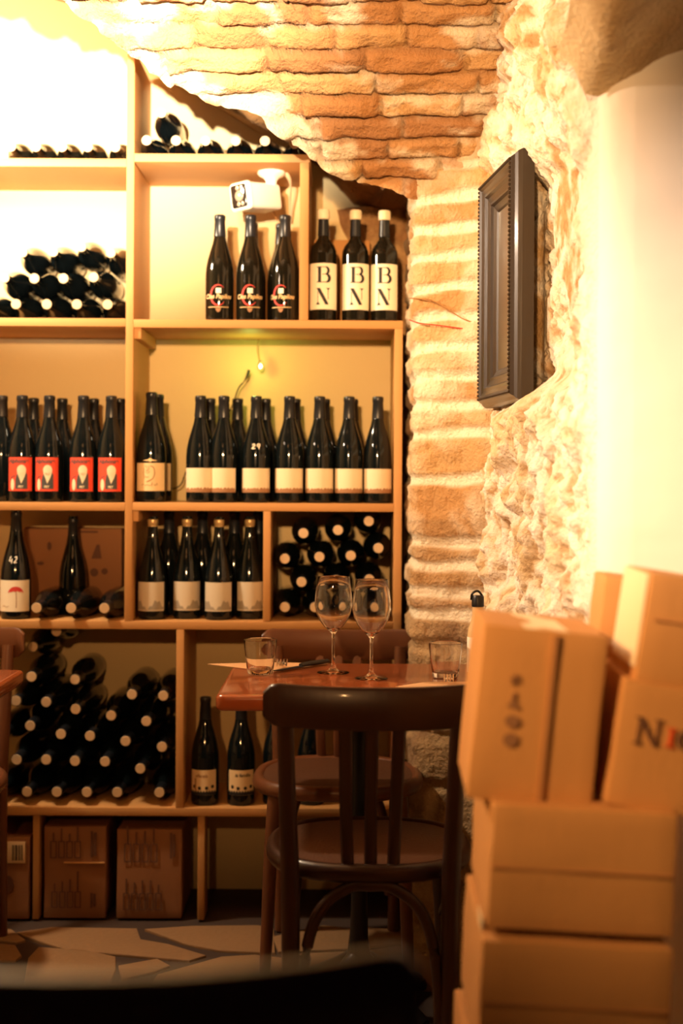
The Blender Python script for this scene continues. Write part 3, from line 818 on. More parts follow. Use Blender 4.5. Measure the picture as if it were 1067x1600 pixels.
# champagne bottles right of the divider
pile([[(445, 951), (492, 951), (539, 951), (586, 951)], [(471, 914), (525, 914), (577, 914)], [(445, 876), (499, 878), (548, 875), (591, 886)], [(474, 844), (528, 851), (576, 842)]], Z970, 'of the pile behind the wine glasses', 'burg', cap='cap_k', group='pile behind the wine glasses')
# the big stack
pile([[(-4, 1236), (42, 1234), (88.5, 1235), (135.5, 1236), (183, 1236), (249, 1237)],
      [(26, 1187), (72, 1187), (117, 1189), (164, 1190), (219, 1201)],
      [(4, 1146), (47, 1146), (95, 1147), (140.5, 1150), (196, 1158), (253, 1167)],
      [(25, 1104.5), (72, 1106), (118, 1108), (173.5, 1118), (228.5, 1127)],
      [(49, 1064), (117, 1069, .02), (206, 1085), (255, 1087)],
      [(51, 1031, .03), (88, 1034, .03)]], Z1262, 'of the big lower stack', 'burg', cap='cap_k', d=.0777, group='big lower stack of bottles')

# ------------------------------------------------------------------ cartons in the shelving
def carton(name, label, loc, w_, h, dep, roll=0., yaw=0., m=None, group=None, bev=.004, seam=True, cat='cardboard box', tilt=0.):
    t = thing(name, label, cat, loc, (tilt, roll, yaw), group)
    b = bmesh.new(); bmesh.ops.create_cube(b, size=1)
    bmesh.ops.subdivide_edges(b, edges=b.edges[:], cuts=7, use_grid_fill=True)
    rs = random.Random(label)
    sd = rs.uniform(0, 50)
    for v in b.verts:
        q = v.co.copy()
        bul = .0022 * (1 - (2 * q.x) ** 2) * (1 - (2 * q.z) ** 2)
        n = noise.noise(Vector((q.x * 3 + sd, q.y * 3, q.z * 3))) * .0022
        v.co = Vector(((q.x + .5) * w_ + (n if abs(q.x) > .49 else 0), (q.y + .5) * dep + (-bul + n if q.y < -.49 else 0), (q.z + .5) * h + (n if q.z > .49 else 0)))
    es = [e for e in b.edges if len(e.link_faces) == 2 and e.calc_face_angle(0) > .9]
    bmesh.ops.bevel(b, geom=es, offset=bev, segments=2, affect='EDGES', profile=.6)
    body = finish(b, 'box_body', m or M_card, t)
    return t
def face_print(t, fn, m, name='print', off=-.0050, rot=0., at=(0, 0)):
    """drawing on a carton's front face (x across, y up from its lower left corner)"""
    bm = bmesh.new(); fn(bm)
    M = Matrix.Translation((at[0], off, at[1])) @ Matrix.Rotation(PI / 2, 4, 'X') @ Matrix.Rotation(rot, 4, 'Z')
    bm.transform(M)
    r = bmesh.ops.extrude_face_region(bm, geom=bm.faces[:])
    bmesh.ops.translate(bm, vec=(0, .0012, 0), verts=[g for g in r['geom'] if isinstance(g, bmesh.types.BMVert)])
    bmesh.ops.recalc_face_normals(bm, faces=bm.faces[:])
    return finish(bm, name, m, t, False)
def front_box(name, label, u0, u1, v0, v1, Y, dep, **k):
    a = P(u0, v1, Y); b = P(u1, v0, Y)
    zz = k.pop('z', a.z)
    return carton(name, label, (a.x, Y, zz), b.x - a.x, b.z - zz, dep, **k), b.x - a.x, b.z - zz

def d_bottles(x0, y0, sc, hs):
    def f(bm):
        for i, hh in enumerate(hs):
            x = x0 + i * .019 * sc
            rect(bm, x, x + .0028 * sc, y0, y0 + .040 * sc); rect(bm, x + .013 * sc, x + .0155 * sc, y0, y0 + .040 * sc)
            rect(bm, x + .0028 * sc, x + .013 * sc, y0, y0 + .002 * sc); rect(bm, x + .0028 * sc, x + .013 * sc, y0 + .038 * sc, y0 + .040 * sc)
            rect(bm, x + .006 * sc, x + .0095 * sc, y0 + .040 * sc, y0 + (.040 + hh) * sc)
    return f
def d_tall(x0, y0, w_, hh):
    def f(bm):
        rect(bm, x0, x0 + w_ * .4, y0, y0 + hh); rect(bm, x0 + w_ * .55, x0 + w_, y0 + .004, y0 + hh * .95)
    return f
t, w1, h1 = front_box('cardboard_box', 'worn brown carton with printed bottle outlines, in the bottom shelf between the legs', 68, 166, 1291, 1446, 3.87, .24, z=.0, m=M_card2, group='cartons under the lowest shelf', tilt=0)
face_print(t, d_bottles(.018, .075 + .09, 1.15, (.02, .03, .018, .034)), M_ink); face_print(t, d_bottles(.022, .03, 1.1, (.02, .025, .03, .05)), M_ink); face_print(t, d_tall(.128, .168, .016, .07), M_ink); face_print(t, d_tall(.128, .03, .014, .04), M_ink)
bm = bmesh.new(); add_box(bm, .055, w1 - .004, -.007, .001, .150, .154, .001); finish(bm, 'flap_edge', M_card, t)
t, w1, h1 = front_box('cardboard_box', 'brown carton with two rows of printed bottles beside the bottom shelf leg', 182, 284, 1296, 1447, 3.87, .24, z=.0, m=M_card2, group='cartons under the lowest shelf')
face_print(t, d_bottles(.02, .155, 1.25, (.038, .025, .028, .034)), M_ink); face_print(t, d_bottles(.018, .025, 1.15, (.034, .025, .03, .03, .02)), M_ink); face_print(t, d_tall(.145, .165, .014, .07), M_ink)
t, w1, h1 = front_box('cardboard_box', 'carton with a white address label at the photo edge under the shelf', -60, 46, 1308, 1450, 3.86, .24, z=.0, m=M_card2, group='cartons under the lowest shelf')
bm = bmesh.new(); add_box(bm, w1 - .095, w1 - .010, -.0050, .001, h1 - .070, h1 - .012, .0008); lb = finish(bm, 'address_label', M_kraftlabel, t)
def d_bar(bm):
    rect(bm, w1 - .088, w1 - .074, h1 - .040, h1 - .022)
    for i, ww in enumerate((.002, .001, .003, .001, .002, .001, .002)): rect(bm, w1 - .045 + i * .0042, w1 - .045 + i * .0042 + ww, h1 - .062, h1 - .020)
face_print(lb, d_bar, M_black, off=-.0062)
def d_blot(bm): disc(bm, .125, .095, .016, .024); disc(bm, .112, .074, .010, .018)
face_print(t, d_blot, M_ink)
# carton at the back of the third shelf
t, w1, h1 = front_box('cardboard_box', 'brown carton with dark print standing behind the lying bottles, third shelf', 36, 190, 826, 968, 4.10, .07, z=Z970, m=M_card2)
face_print(t, lambda bm: rect(bm, .165, .215, h1 - .012, h1 - .007), M_ink)
face_print(t, lambda bm: poly(bm, [(.197, .155), (.212, .195), (.220, .195), (.226, .155)]), M_ink)
for q in ((.205, .115, .012, .012), (.235, .118, .009, .009), (.075, .19, .006, .012), (.05, .14, .010, .005)): face_print(t, lambda bm: disc(bm, *q), M_ink)
pile([[(57, 951), (111, 951), (163, 951)]], Z970, 'on the third shelf', Y0=3.80, kind='burg', cap='cap_k', group='bottles lying before the carton',
     names=[['dark bottle lying beside the large bottle with the red parasol label', 'dark bottle lying before the shelf carton, middle of three', 'dark bottle lying before the shelf carton against the tall upright']])
# pale carton behind the BN bottles
t, w1, h1 = front_box('cardboard_box', 'pale carton standing behind the BN label bottles', 490, 578, 375, 499, 4.07, .09, z=Z500R, m=M_card, yaw=0)

# ------------------------------------------------------------------ table
TZ = .75
tab = thing('bistro_table', 'small varnished red-brown bistro table with black iron pedestal, laid for two', 'table', (.045, 3.21, 0))
TX0, TX1, TY0, TY1 = -.305, .285, -.262, .262
def rrect(x0, x1, y0, y1, r, n=6):
    out = []
    for cx, cy, a in ((x1 - r, y1 - r, 0), (x0 + r, y1 - r, PI / 2), (x0 + r, y0 + r, PI), (x1 - r, y0 + r, 1.5 * PI)):
        for k in range(n + 1): out.append((cx + r * math.cos(a + PI / 2 * k / n), cy + r * math.sin(a + PI / 2 * k / n)))
    return out
bm = bmesh.new(); add_prism(bm, rrect(TX0, TX1, TY0, TY1, .022), TZ - .034, TZ, None, .009)
finish(bm, 'tabletop', M_table, tab)
bm = bmesh.new(); add_lathe(bm, [(.0, .07), (.045, .075), (.040, .10), (.027, .13), (.021, .16), (.0185, .25), (.018, .60), (.022, .655), (.034, .675), (.036, .690), (0, .690)], 24)
finish(bm, 'pedestal', M_iron, tab)
bm = bmesh.new()
for s in (0, 1):
    add_box(bm, -.24 if s else -.025, .24 if s else .025, -.025 if s else -.20, .025 if s else .20, .690, .716, .004)
finish(bm, 'top_bracket', M_iron, tab)
for k in range(4):
    a = PI / 4 + k * PI / 2 if False else k * PI / 2 + PI / 4
    bm = bmesh.new(); dx, dy = math.cos(a), math.sin(a)
    sp = spline([(dx * .01, dy * .01, .115), (dx * .06, dy * .06, .088), (dx * .14, dy * .14, .050), (dx * .20, dy * .20, .022)], 5)
    add_tube(bm, sp, [lerp(.026, .014, i / (len(sp) - 1)) for i in range(len(sp))], 10, flat=1.0)
    add_lathe(bm, [(0, 0), (.020, .001), (.022, .010), (.017, .022), (0, .026)], 14, Matrix.Translation((dx * .20, dy * .20, 0)))
    finish(bm, 'foot', M_iron, tab)

# wine glasses
GL = [(0, .0035), (.010, .0040), (.028, .0026), (.0365, .0012), (.0375, .0018), (.0370, .0030), (.026, .0052), (.012, .0085), (.0062, .014), (.0042, .025), (.0036, .045), (.0036, .080), (.0046, .092), (.010, .0985), (.0205, .1075), (.0315, .121), (.0395, .138), (.0436, .157), (.0430, .175), (.0405, .196), (.0368, .2225),
      (.0364, .2238), (.0358, .2225), (.0394, .196), (.0419, .175), (.0425, .157), (.0384, .138), (.0304, .122), (.0194, .109), (.009, .1005), (0, .099)]
gl_me = lathe_mesh('wine_glass', GL, M_glass, 48)
gl_me.materials.append(M_thin)
for pl in gl_me.polygons: pl.material_index = 1 if pl.center.z < .007 else 0
for i, (u, v, lab) in enumerate(((520.5, 1052, 'empty stemmed wine glass further back on the table, beside the fork and tumbler'), (580, 1061, 'empty stemmed wine glass nearer the camera at the middle of the table'))):
    p = on_plane(u, v, TZ); o = link('wine_glass', gl_me, None, (p.x, p.y, TZ)); tag(o, lab, 'wine glass', 'wine glasses on the table')
TU = [(0, .0005), (.027, 0), (.0305, .001), (.0315, .004), (.0335, .020), (.0365, .040), (.0392, .060), (.0405, .0765), (.0400, .0785), (.0390, .0775), (.0375, .060), (.0348, .040), (.0318, .022), (.0285, .011), (0, .009)]
tu_me = lathe_mesh('tumbler', TU, M_glass, 40)
for i, (u, v, lab) in enumerate(((406.5, 1054, 'small clear tumbler near the left table corner on the paper napkin'), (696, 1058, 'small clear tumbler at the wall side of the table, beside the carton'))):
    p = on_plane(u, v, TZ); o = link('tumbler', tu_me, None, (p.x, p.y, TZ + .0022 * (i == 0))); tag(o, lab, 'tumbler', 'water tumblers'); o.scale = (.95, .95, 1)

# napkins, forks, knife
def sheet(name, pts, z, th, m, label, cat):
    bm = bmesh.new(); cx = sum(p[0] for p in pts) / len(pts); cy = sum(p[1] for p in pts) / len(pts)
    q = [(x - cx, y - cy) for x, y in pts]
    if sum(a[0] * b[1] - b[0] * a[1] for a, b in zip(q, q[1:] + q[:1])) < 0: q = q[::-1]
    add_prism(bm, q, 0, th, None, .0006)
    o = finish(bm, name, m); o.location = (cx, cy, z); tag(o, label, cat); return o
sheet('paper_napkin', [(-.320, 3.43), (-.155, 3.30), (-.03, 3.45), (-.17, 3.468)], TZ, .002, M_napkin, 'brown paper napkin under tumbler and fork, overhanging the left table edge', 'napkin')
q = [on_plane(u, v, TZ) for u, v in ((618, 1074), (662, 1067), (742, 1066), (745, 1080), (690, 1081))]
sheet('paper_napkin', [(p.x, p.y) for p in q], TZ, .002, M_napkin, 'brown paper napkin at the right place setting under the fork', 'napkin')
def fork_mesh():
    bm = bmesh.new()
    for k in range(4):
        x = (k - 1.5) * .0072
        add_tube(bm, spline([(x * .8, .045, .012), (x, .025, .008), (x, .010, .014), (x * 1.05, -.004, .028)], 5), [.0016] * 15 + [.0007], 8)
    add_tube(bm, spline([(-.0108 * .8, .046, .012), (0, .050, .0115), (.0108 * .8, .046, .012)], 4), .0024, 8)
    add_tube(bm, spline([(0, .048, .012), (0, .065, .013), (0, .085, .010), (0, .14, .005), (0, .185, .0035)], 6), [.0085 - .005 * min(1, i / 8) + .0035 * max(0, (i - 14) / 10) for i in range(25)], 10, flat=.35)
    return to_mesh(bm, 'fork', M_steel)
fk = fork_mesh()
for i, (u, v, rz, lab) in enumerate(((441, 1050, .12, 'steel fork with raised tines beside the left tumbler'), (701, 1073, -.1, 'steel fork on the right napkin in front of the tumbler'))):
    p = on_plane(u, v, TZ); o = link('fork', fk, None, (p.x, p.y, TZ + .003), (0, 0, rz)); tag(o, lab, 'fork', 'forks')
    if i: o.scale = (.9, .55, .9)
kn = thing('table_knife', 'black-handled table knife lying across the paper napkin', 'knife', (0, 0, 0))
a = on_plane(428, 1052, TZ); b = on_plane(520, 1036.5, TZ); ang = math.atan2(b.y - a.y, b.x - a.x)
kn.location = (a.x, a.y, TZ + .0025); kn.rotation_euler = (0, 0, ang)
bm = bmesh.new(); add_tube(bm, spline([(.10, 0, .006), (.13, 0, .0065), (.17, 0, .006), (.205, 0, .006)], 5), [.006, .0064, .007, .0072, .0074, .0076, .0078, .008, .008, .008, .0078, .0076, .0074, .007, .0066, .006], 12, flat=.75); finish(bm, 'handle', M_cable_k, kn)
bm = bmesh.new(); add_prism(bm, [(0, .002), (.02, -.008), (.10, -.009), (.10, .006), (.03, .007)], .002, .0045, None, .0006); finish(bm, 'blade', M_iron, kn)

# small oil bottle at the table's wall end
p = P(757, 1055, 3.24)
ob = thing('oil_bottle', 'slim pale bottle with black stopper, half hidden behind the top carton', 'oil bottle', (.312, 3.24, TZ))
bm = bmesh.new(); add_lathe(bm, [(0, .002), (.018, 0), (.0225, .002), (.0235, .008), (.0235, .095), (.021, .112), (.015, .128), (.0125, .142), (.0122, .176), (0, .176)], 24); finish(bm, 'glass_body', mat('pale_glass', (.66, .46, .22), .15, spec=.5), ob)
bm = bmesh.new(); add_lathe(bm, [(.0130, .160), (.0142, .161), (.0142, .182), (.012, .186), (0, .187)], 20); finish(bm, 'stopper', M_iron, ob)
bm = bmesh.new(); add_tube(bm, spline([(.012, 0, .182), (0, -.004, .196), (-.013, -.004, .190), (-.015, 0, .176)], 6), .0026, 8); finish(bm, 'wire_clip', M_iron, ob)
ME['lab_oil'] = label_mesh(.0235, .045, .012, .092, M_bn); link('label', ME['lab_oil'], ob)

# ------------------------------------------------------------------ chairs
def outline(hw, d0, d1, n=40):
    """bentwood seat outline: nearly round, wider at the front"""
    out = []
    for k in range(n):
        a = 2 * PI * k / n; c, s = math.cos(a), math.sin(a)
        e = .80
        x = hw * math.copysign(abs(c) ** e, c); y = math.copysign(abs(s) ** e, s)
        y = y * (d1 if y > 0 else d0)
        x *= 1.0 + .04 * (y / d1)
        out.append((x, y))
    return out
def chair(label, loc, rz, h=.82, hs=.46, hw=.195, group=None, lean=.055, wd=None):
    M_chair = wd or globals()['M_chair']
    t = thing('bentwood_chair', label, 'chair', loc, (0, 0, rz), group)
    ol = outline(hw, .19, .20)
    bm = bmesh.new(); add_tube(bm, [Vector((x, y, hs - .016)) for x, y in ol], .0165, 12, True, flat=1.15); finish(bm, 'seat_frame', M_chair, t)
    bm = bmesh.new(); add_prism(bm, [(x * .95, y * .95) for x, y in ol], hs - .016, hs - .002, None, .003); finish(bm, 'seat', M_seat, t)
    ry = -.205 - lean            # where the rail sits
    def rail_y(x): return ry - .030 * (1 - (x / .21) ** 2) + .0
    for s in (-1, 1):
        bm = bmesh.new(); sp = spline([(s * .150, -.225, 0), (s * .152, -.205, .22), (s * .155, -.193, hs - .02), (s * .160, -.205, hs + .12), (s * .164, rail_y(.164) + .018, h - .04)], 7)
        add_tube(bm, sp, [interp([(0, .0165), (.5, .0185), (1, .0155)], i / (len(sp) - 1)) for i in range(len(sp))], 12); finish(bm, 'rear_leg', M_chair, t)
        bm = bmesh.new(); sp = spline([(s * .150, .135, hs - .025), (s * .160, .150, .30), (s * .166, .165, .15), (s * .172, .185, 0)], 6)
        add_tube(bm, sp, [lerp(.0185, .0135, i / (len(sp) - 1)) for i in range(len(sp))], 12); finish(bm, 'front_leg', M_chair, t)
    # top rail: a bent board with rounded ends
    b = bmesh.new(); n = 28; rings = []
    for i in range(n + 1):
        x = -.205 + .41 * i / n
        e = (abs(x) / .205); k = 1 - smooth(.90, 1.0, e) * .45
        zc = h - .040 + .006 * e * e; hh = .040 * k
        y = rail_y(x); th = .0095
        rings.append([b.verts.new((x, y + th * c, zc + hh * s)) for c, s in ((1, -.86), (1, .86), (.6, 1), (-.6, 1), (-1, .86), (-1, -.86), (-.6, -1), (.6, -1))])
    for A, B in zip(rings, rings[1:]):
        for k in range(8): b.faces.new((A[k], A[(k + 1) % 8], B[(k + 1) % 8], B[k]))
    b.faces.new(rings[0][::-1]); b.faces.new(rings[-1]); bmesh.ops.recalc_face_normals(b, faces=b.faces[:])
    finish(b, 'top_rail', M_chair, t)
    for x in (-.048, 0, .048):
        bm = bmesh.new(); sp = spline([(x * .9, -.186, hs - .02), (x, -.188, hs + .10), (x * 1.05, rail_y(x) + .004, h - .07)], 6)
        add_tube(bm, sp, .0125, 8, flat=.5, up=(0, 1, 0)); finish(bm, 'slat', M_chair, t)
    bm = bmesh.new(); sp = spline([(-.135, -.205, .10), (-.128, -.200, .26), (-.10, -.196, .365), (-.045, -.192, .412), (0, -.192, .417), (.045, -.192, .412), (.10, -.196, .365), (.128, -.200, .26), (.135, -.205, .10)], 6)
    add_tube(bm, sp, .0115, 10); finish(bm, 'brace', M_chair, t)
    for s in (-1, 1):
        bm = bmesh.new(); sp = spline([(s * .150, -.17, hs - .045), (s * .163, -.05, hs - .10), (s * .168, .06, hs - .13), (s * .160, .148, .26)], 6)
        add_tube(bm, sp, .0085, 8); finish(bm, 'side_brace', M_chair, t)
    return t
chair('dark bentwood chair in front of the table, its slatted back towards the camera', (.060, 2.93, 0), .0, .812, .455)
chair('dark bentwood chair on the far side of the table, backed against the shelves', (-.005, 3.56, 0), PI, .795, .47, lean=.02, wd=M_chair_b)
chair('bentwood chair at the left photo edge beside the other table', (-1.035, 3.50, 0), PI, .80, .46, lean=.03, wd=M_chair_b)
chair('blurred dark chair back close to the camera along the bottom of the photo', (-.175, 1.28, 0), .12, .855, .46, lean=.06)

# second table, only its corner in view
tb = thing('bistro_table', 'second dark red table of which only one corner shows at left', 'table', (-1.05, 3.10, 0))
c1 = on_plane(39, 1046, TZ)
bm = bmesh.new(); add_prism(bm, rrect(-.30, c1.x + 1.05, -.27, c1.y - 3.10, .02), TZ - .034, TZ, None, .009); finish(bm, 'tabletop', M_table, tb)
bm = bmesh.new(); add_lathe(bm, [(.0, .07), (.045, .075), (.040, .10), (.027, .13), (.0185, .25), (.018, .60), (.034, .675), (.036, .718), (0, .718)], 20); finish(bm, 'pedestal', M_iron, tb)
for k in range(4):
    a = k * PI / 2 + PI / 4
    bm = bmesh.new(); dx, dy = math.cos(a), math.sin(a)
    sp = spline([(dx * .01, dy * .01, .115), (dx * .06, dy * .06, .088), (dx * .14, dy * .14, .045), (dx * .20, dy * .20, .016)], 5)
    add_tube(bm, sp, [lerp(.026, .015, i / (len(sp) - 1)) for i in range(len(sp))], 10); finish(bm, 'foot', M_iron, tb)

# ------------------------------------------------------------------ cartons stacked on the right
R = math.radians
def at(u, v, Y): p = P(u, v, Y); return (p.x, p.y, p.z)
# E: upper broad carton, F: lower one, two more below down to the floor
pE = P(761, 1450, 1.87)
cE = carton('cardboard_box', 'wide plain carton lying right under the pair of printed cartons', at(761, 1450, 1.87), .243, .162, .30, R(2.6), R(-1.0), group='stacked cartons by the wall')
pF = P(745, 1452, 1.85)
cF = carton('cardboard_box', 'wide plain carton lower in the stack, cut off by the photo bottom', (pF.x, 1.85, pF.z - .176), .248, .162, .31, R(2.6), R(-1.0), group='stacked cartons by the wall')
zb = pF.z - .176 - .016
for k in range(2):
    carton('cardboard_box', ['lowest carton of the stack, on the floor below the photo', 'second lowest carton of the stack, below the photo'][k], (pF.x - .004, 1.85, zb / 2 * k), .27, zb / 2 - .001, .32, 0, 0, group='stacked cartons by the wall', seam=False)
for t, w_, h in ((cE, .243, .162), (cF, .248, .162)):
    bm = bmesh.new(); add_box(bm, .003, w_ - .003, -.0042, .001, h / 2 - .0014, h / 2 + .0014); finish(bm, 'flap_seam', M_tape, t, False)
bm = bmesh.new(); add_prism(bm, [(.02, .0), (.085, .0), (.030, .075), (.02, .080)], 0, .0012, Matrix.Translation((-.0045, 0, .004)) @ Matrix.Rotation(-PI / 2, 4, 'Y') @ Matrix.Rotation(PI / 2, 4, 'Z') @ Matrix.Translation((0, 0, 0)))
finish(bm, 'torn_flap', M_pale, cE, False)
# A
cA = carton('cardboard_box', 'tall tilted carton with round handling marks and a vertical seam', at(729, 1247, 1.915), .167, .236, .23, R(5.6), R(-1.5), group='stacked cartons by the wall')
bm = bmesh.new(); add_box(bm, .093, .1005, -.0060, .001, .003, .231); finish(bm, 'seam_tape', M_tape, cA, False)
M_faded = mat('faded_ink', (.26, .12, .05), .8)
k = .001
def d_h1(bm):
    for q in range(8): a = q * PI / 4; poly(bm, [(48 * k + 2.6 * k * math.cos(a - .9), 166 * k + 2.6 * k * math.sin(a - .9)), (48 * k + 9 * k * math.cos(a), 166 * k + 9 * k * math.sin(a)), (48 * k + 2.6 * k * math.cos(a + .9), 166 * k + 2.6 * k * math.sin(a + .9))])
def d_h2(bm): poly(bm, [(40 * k, 130 * k), (57 * k, 126 * k), (56 * k, 133 * k), (52 * k, 135 * k), (51 * k, 150 * k), (46 * k, 146 * k), (45 * k, 136 * k)])
def d_h3(bm): disc(bm, 50 * k, 110 * k, 10.5 * k, 8.5 * k)
def d_h4(bm): disc(bm, 50 * k, 85 * k, 10.5 * k, 9.5 * k)
for fn in (d_h1, d_h2, d_h3, d_h4): face_print(cA, fn, M_faded, off=-.0050)
bm = bmesh.new(); add_box(bm, .055, .115, .002, .228, .2335, .2362); finish(bm, 'top_tape', M_pale, cA, False)
# B with the lettering
cB = carton('cardboard_box', 'tilted carton printed with dark letters N and C and a red I', at(945, 1256, 1.900), .246, .170, .33, R(9.0), R(-1.0), group='stacked cartons by the wall')
def serif_n(bm, x, y, h):
    w_ = h * .92
    poly(bm, [(x + .02 * h, y + h), (x + .22 * h, y + h), (x + w_ * .93, y), (x + w_ * .78, y)])
    rect(bm, x + .08 * h, x + .15 * h, y, y + h); rect(bm, x + w_ * .86, x + w_ * .93, y, y + h)
    rect(bm, x - .04 * h, x + .27 * h, y, y + .05 * h); rect(bm, x - .06 * h, x + .2 * h, y + .95 * h, y + h); rect(bm, x + w_ * .72, x + w_ * 1.08, y + .95 * h, y + h)
def d_n(bm): serif_n(bm, .053, .083, .036)
def d_cc(bm):
    ring(bm, .128, .0975, .0155, .0135, R(45), R(318), .0015, .0052, 26)
def d_i(bm): rect(bm, .0985, .104, .085, .111); rect(bm, .095, .1075, .085, .0875); rect(bm, .095, .1075, .1085, .111)
face_print(cB, d_n, M_ink, at=(-.030, .004)); face_print(cB, d_cc, M_ink, at=(-.030, .004)); face_print(cB, d_i, M_inkred, at=(-.030, .004))
# C on top of B, D behind
cC = carton('cardboard_box', 'carton with pale taped side on top of the lettered carton', at(992, 1066, 1.905), .236, .148, .19, R(8.5), R(-1.0), group='stacked cartons by the wall')  # label text seeds the body's bumps; the pale side is painted lamplight
bm = bmesh.new(); add_box(bm, -.0035, -.001, .01, .18, .020, .146); finish(bm, 'pale_tape_lit_side', M_pale, cC, False)  # pale sheet puts the lamplight on the left face into colour
bm = bmesh.new(); add_box(bm, .012, .235, -.0042, .001, .086, .0885); finish(bm, 'flap_edge', M_tape, cC, False)
cD = carton('cardboard_box', 'small carton at the back of the stack against the plaster wall', at(930, 1038, 2.14), .20, .134, .12, R(6.0), R(-2.0), group='stacked cartons by the wall')

# ------------------------------------------------------------------ picture frame on the rubble wall
fa, fb = P(746, 285, 3.47), P(799, 228, 3.10)
fr = thing('picture_frame', 'dark carved wooden frame with beaded edge hanging on the rubble wall', 'picture frame', (fa.x + .031, fa.y, FR_Z0))
dirv = Vector((fb.x - fa.x, fb.y - fa.y, 0)); FW = dirv.length; FH = FR_Z1 - FR_Z0
ang = math.atan2(dirv.y, dirv.x)
fr.rotation_euler = (0, 0, ang)      # local x runs along the wall, local y points into the wall, z up
prf = [(0, .020), (0, -.006), (.004, -.015), (.010, -.021), (.015, -.029), (.024, -.031), (.029, -.026), (.038, -.0225), (.045, -.0225), (.050, -.016), (.062, -.0115), (.068, -.0125), (.072, -.006), (.084, -.001), (.088, .003), (.088, .014)]
b = bmesh.new(); loops = []
for (wi, dp) in prf:
    loops.append([b.verts.new((x, dp, z)) for x, z in ((wi, wi), (FW - wi, wi), (FW - wi, FH - wi), (wi, FH - wi))])
for A, B in zip(loops, loops[1:]):
    for k in range(4): b.faces.new((A[k], A[(k + 1) % 4], B[(k + 1) % 4], B[k]))
bmesh.ops.recalc_face_normals(b, faces=b.faces[:])
finish(b, 'moulding', M_frame, fr, False)
bm = bmesh.new(); add_box(bm, .084, FW - .084, .003, .012, .084, FH - .084); finish(bm, 'pane', M_pane, fr, False)
bm = bmesh.new()
wi = .0200
def bead(x, z): add_lathe(bm, [(0, -.0042), (.003, -.003), (.0042, 0), (.003, .003), (0, .0042)], 8, Matrix.Translation((x, -.0305, z)))
nb = int((FH - 2 * wi) / .0092)
for k in range(nb + 1):
    z = wi + (FH - 2 * wi) * k / nb; bead(wi, z); bead(FW - wi, z)
nb = int((FW - 2 * wi) / .0092)
for k in range(1, nb):
    x = wi + (FW - 2 * wi) * k / nb; bead(x, wi); bead(x, FH - wi)
finish(bm, 'beading', M_frame, fr)

# ------------------------------------------------------------------ security camera under the top board
zc = Z240R - T
mx = P(424, 262, 3.97).x
sc = thing('security_camera', 'white bullet security camera fixed under the top right shelf board', 'security camera', (mx, 3.97, zc))
bm = bmesh.new(); add_lathe(bm, [(0, 0), (.038, 0), (.039, -.006), (.034, -.012), (.022, -.018), (.0155, -.026), (.0145, -.05), (.012, -.055), (0, -.055)], 28); finish(bm, 'mount', M_cctv, sc)
hd = bpy.data.objects.new('camera_head', None)
bm = bmesh.new(); add_box(bm, -.036, .036, -.105, .030, -.036, .036, .011, 4)
head = finish(bm, 'camera_head', M_cctv, sc); head.location = (-.016, .010, -.072); head.rotation_euler = (R(6), R(-4), R(-38))
bm = bmesh.new(); add_box(bm, -.038, .038, -.112, -.092, -.039, .039, .013, 4); finish(bm, 'front_hood', M_cctv, head)
bm = bmesh.new(); add_box(bm, -.0265, .0265, -.1150, -.108, -.031, .031, .006, 3); finish(bm, 'window', M_lens, head)
bm = bmesh.new()
add_lathe(bm, [(0, .003), (.012, .0025), (.0155, 0), (.0165, -.003)], 24, Matrix.Translation((.002, -.1150, 0)) @ Matrix.Rotation(PI / 2, 4, 'X'))
for dz in (-.022, .022):
    for dx in (-.002, .012): add_lathe(bm, [(0, .002), (.005, .0015), (.0065, 0), (.0065, -.002)], 14, Matrix.Translation((dx, -.1150, dz)) @ Matrix.Rotation(PI / 2, 4, 'X'))
finish(bm, 'lens', M_lens2, head)
bm = bmesh.new()
pp = [Vector(P(u, v, Y)) - Vector((mx, 3.97, zc)) for u, v, Y in ((432, 262, 3.97), (443, 267, 3.98), (452, 280, 4.0), (454, 296, 4.03), (453, 320, 4.08), (453, 345, 4.12))]
add_tube(bm, spline(pp, 6), [.0075] * 8 + [.0075 - .0045 * min(1, k / 8) for k in range(23)], 8); finish(bm, 'cable', M_cable_w, sc)
bm = bmesh.new()
pp = [Vector(P(u, v, 4.1)) - Vector((mx, 3.97, zc)) for u, v in ((414, 305), (420, 318), (428, 332), (433, 345))]
add_tube(bm, spline(pp, 4), .002, 6); finish(bm, 'cable', M_cable_b, sc)

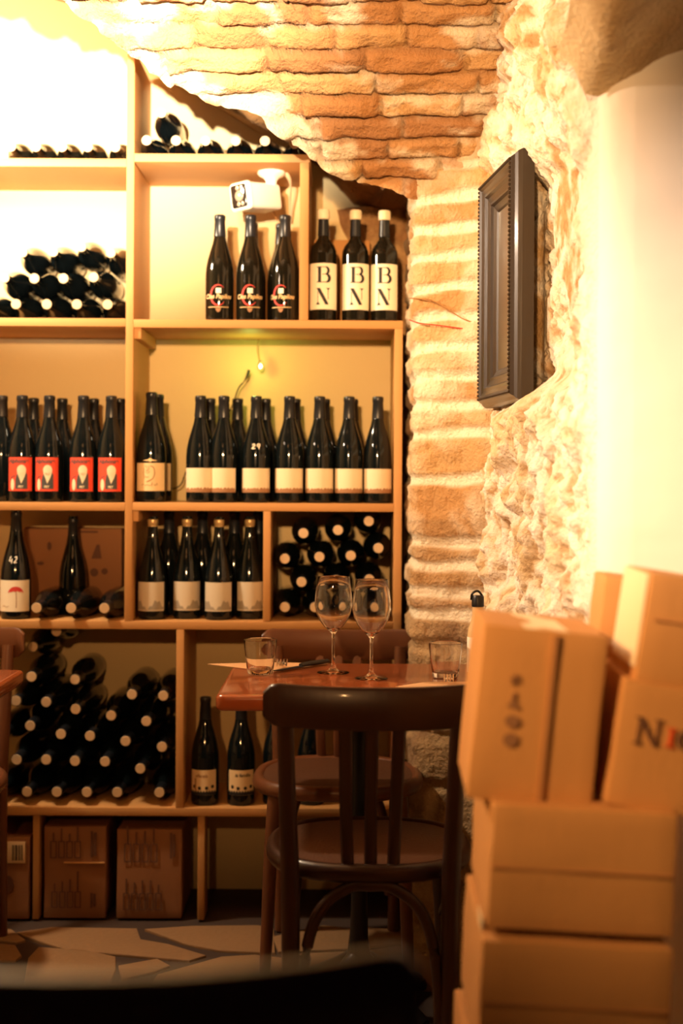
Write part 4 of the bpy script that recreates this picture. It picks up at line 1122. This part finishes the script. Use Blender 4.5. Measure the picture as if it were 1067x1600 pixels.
# ------------------------------------------------------------------ hanging bulb, loose wires
bp = P(407, 572, 4.12)
lb = thing('light_bulb', 'tiny lit bulb hanging on a thin cord behind the cream label bottles', 'light bulb', tuple(bp))
bm = bmesh.new(); add_lathe(bm, [(0, -.014), (.006, -.012), (.0095, -.005), (.009, .003), (.005, .012), (.0035, .016)], 16); M_b = mat('bulb_glass', (.9, .8, .5), .1)
finish(bm, 'bulb_glass', M_glass, lb)
M_fil = bpy.data.materials.new('lit_filament'); M_fil.use_nodes = True
_b = M_fil.node_tree.nodes['Principled BSDF']; _b.inputs['Emission Color'].default_value = (.85, 1, .45, 1); _b.inputs['Emission Strength'].default_value = 14
bm = bmesh.new(); add_lathe(bm, [(0, -.006), (.0025, -.004), (.003, 0), (.0015, .004), (0, .005)], 10); finish(bm, 'filament', M_fil, lb)
bm = bmesh.new(); pp = [Vector(P(u, v, 4.13)) - bp for u, v in ((404, 530), (402, 545), (404, 558), (406, 566))]
add_tube(bm, spline(pp, 4), .0014, 6); finish(bm, 'cord', M_cable_b, lb)
lp = lamp('bulb_light', 'POINT', (bp.x - .03, bp.y - .06, bp.z), .5, (.75, 1, .18), None, .012)
wr = thing('black_cable', 'black cable with a plug hanging behind the cream label bottles', 'cable', tuple(P(389, 580, 4.12)))
o0 = P(389, 580, 4.12)
bm = bmesh.new(); pp = [Vector(P(u, v, 4.12)) - o0 for u, v in ((389, 578), (386, 588), (380, 598))]; add_tube(bm, spline(pp, 5), [.0042] * 4 + [.0042 - .0006 * k for k in range(7)], 8); finish(bm, 'plug', M_cable_k, wr)
bm = bmesh.new(); pp = [Vector(P(u, v, 4.12)) - o0 for u, v in ((380, 598), (372, 608), (360, 640), (335, 672), (322, 700), (305, 720), (292, 735), (284, 755), (276, 762), (262, 765))]; add_tube(bm, spline(pp, 5), .0022, 6); finish(bm, 'cord', M_cable_k, wr)
for nm, col, pts, lab in (('red_wire', M_cable_r, ((640, 500, 3.66), (656, 505, 3.575), (690, 509, 3.555), (720, 513, 3.53), (741, 514, 3.51)), 'thin red wire across the brick pillar below the frame level'),
                          ('brown_wire', M_cable_b, ((640, 466, 3.66), (656, 467, 3.575), (676, 470, 3.56), (705, 487, 3.54), (725, 499, 3.52), (741, 504, 3.51)), 'thin brown wire sloping across the brick pillar above the red wire')):
    bm = bmesh.new(); o0 = P(*pts[2]); add_tube(bm, spline([Vector(P(*q)) - o0 for q in pts], 6), .0016, 6)
    o = finish(bm, nm, col); o.location = o0; tag(o, lab, 'wire')
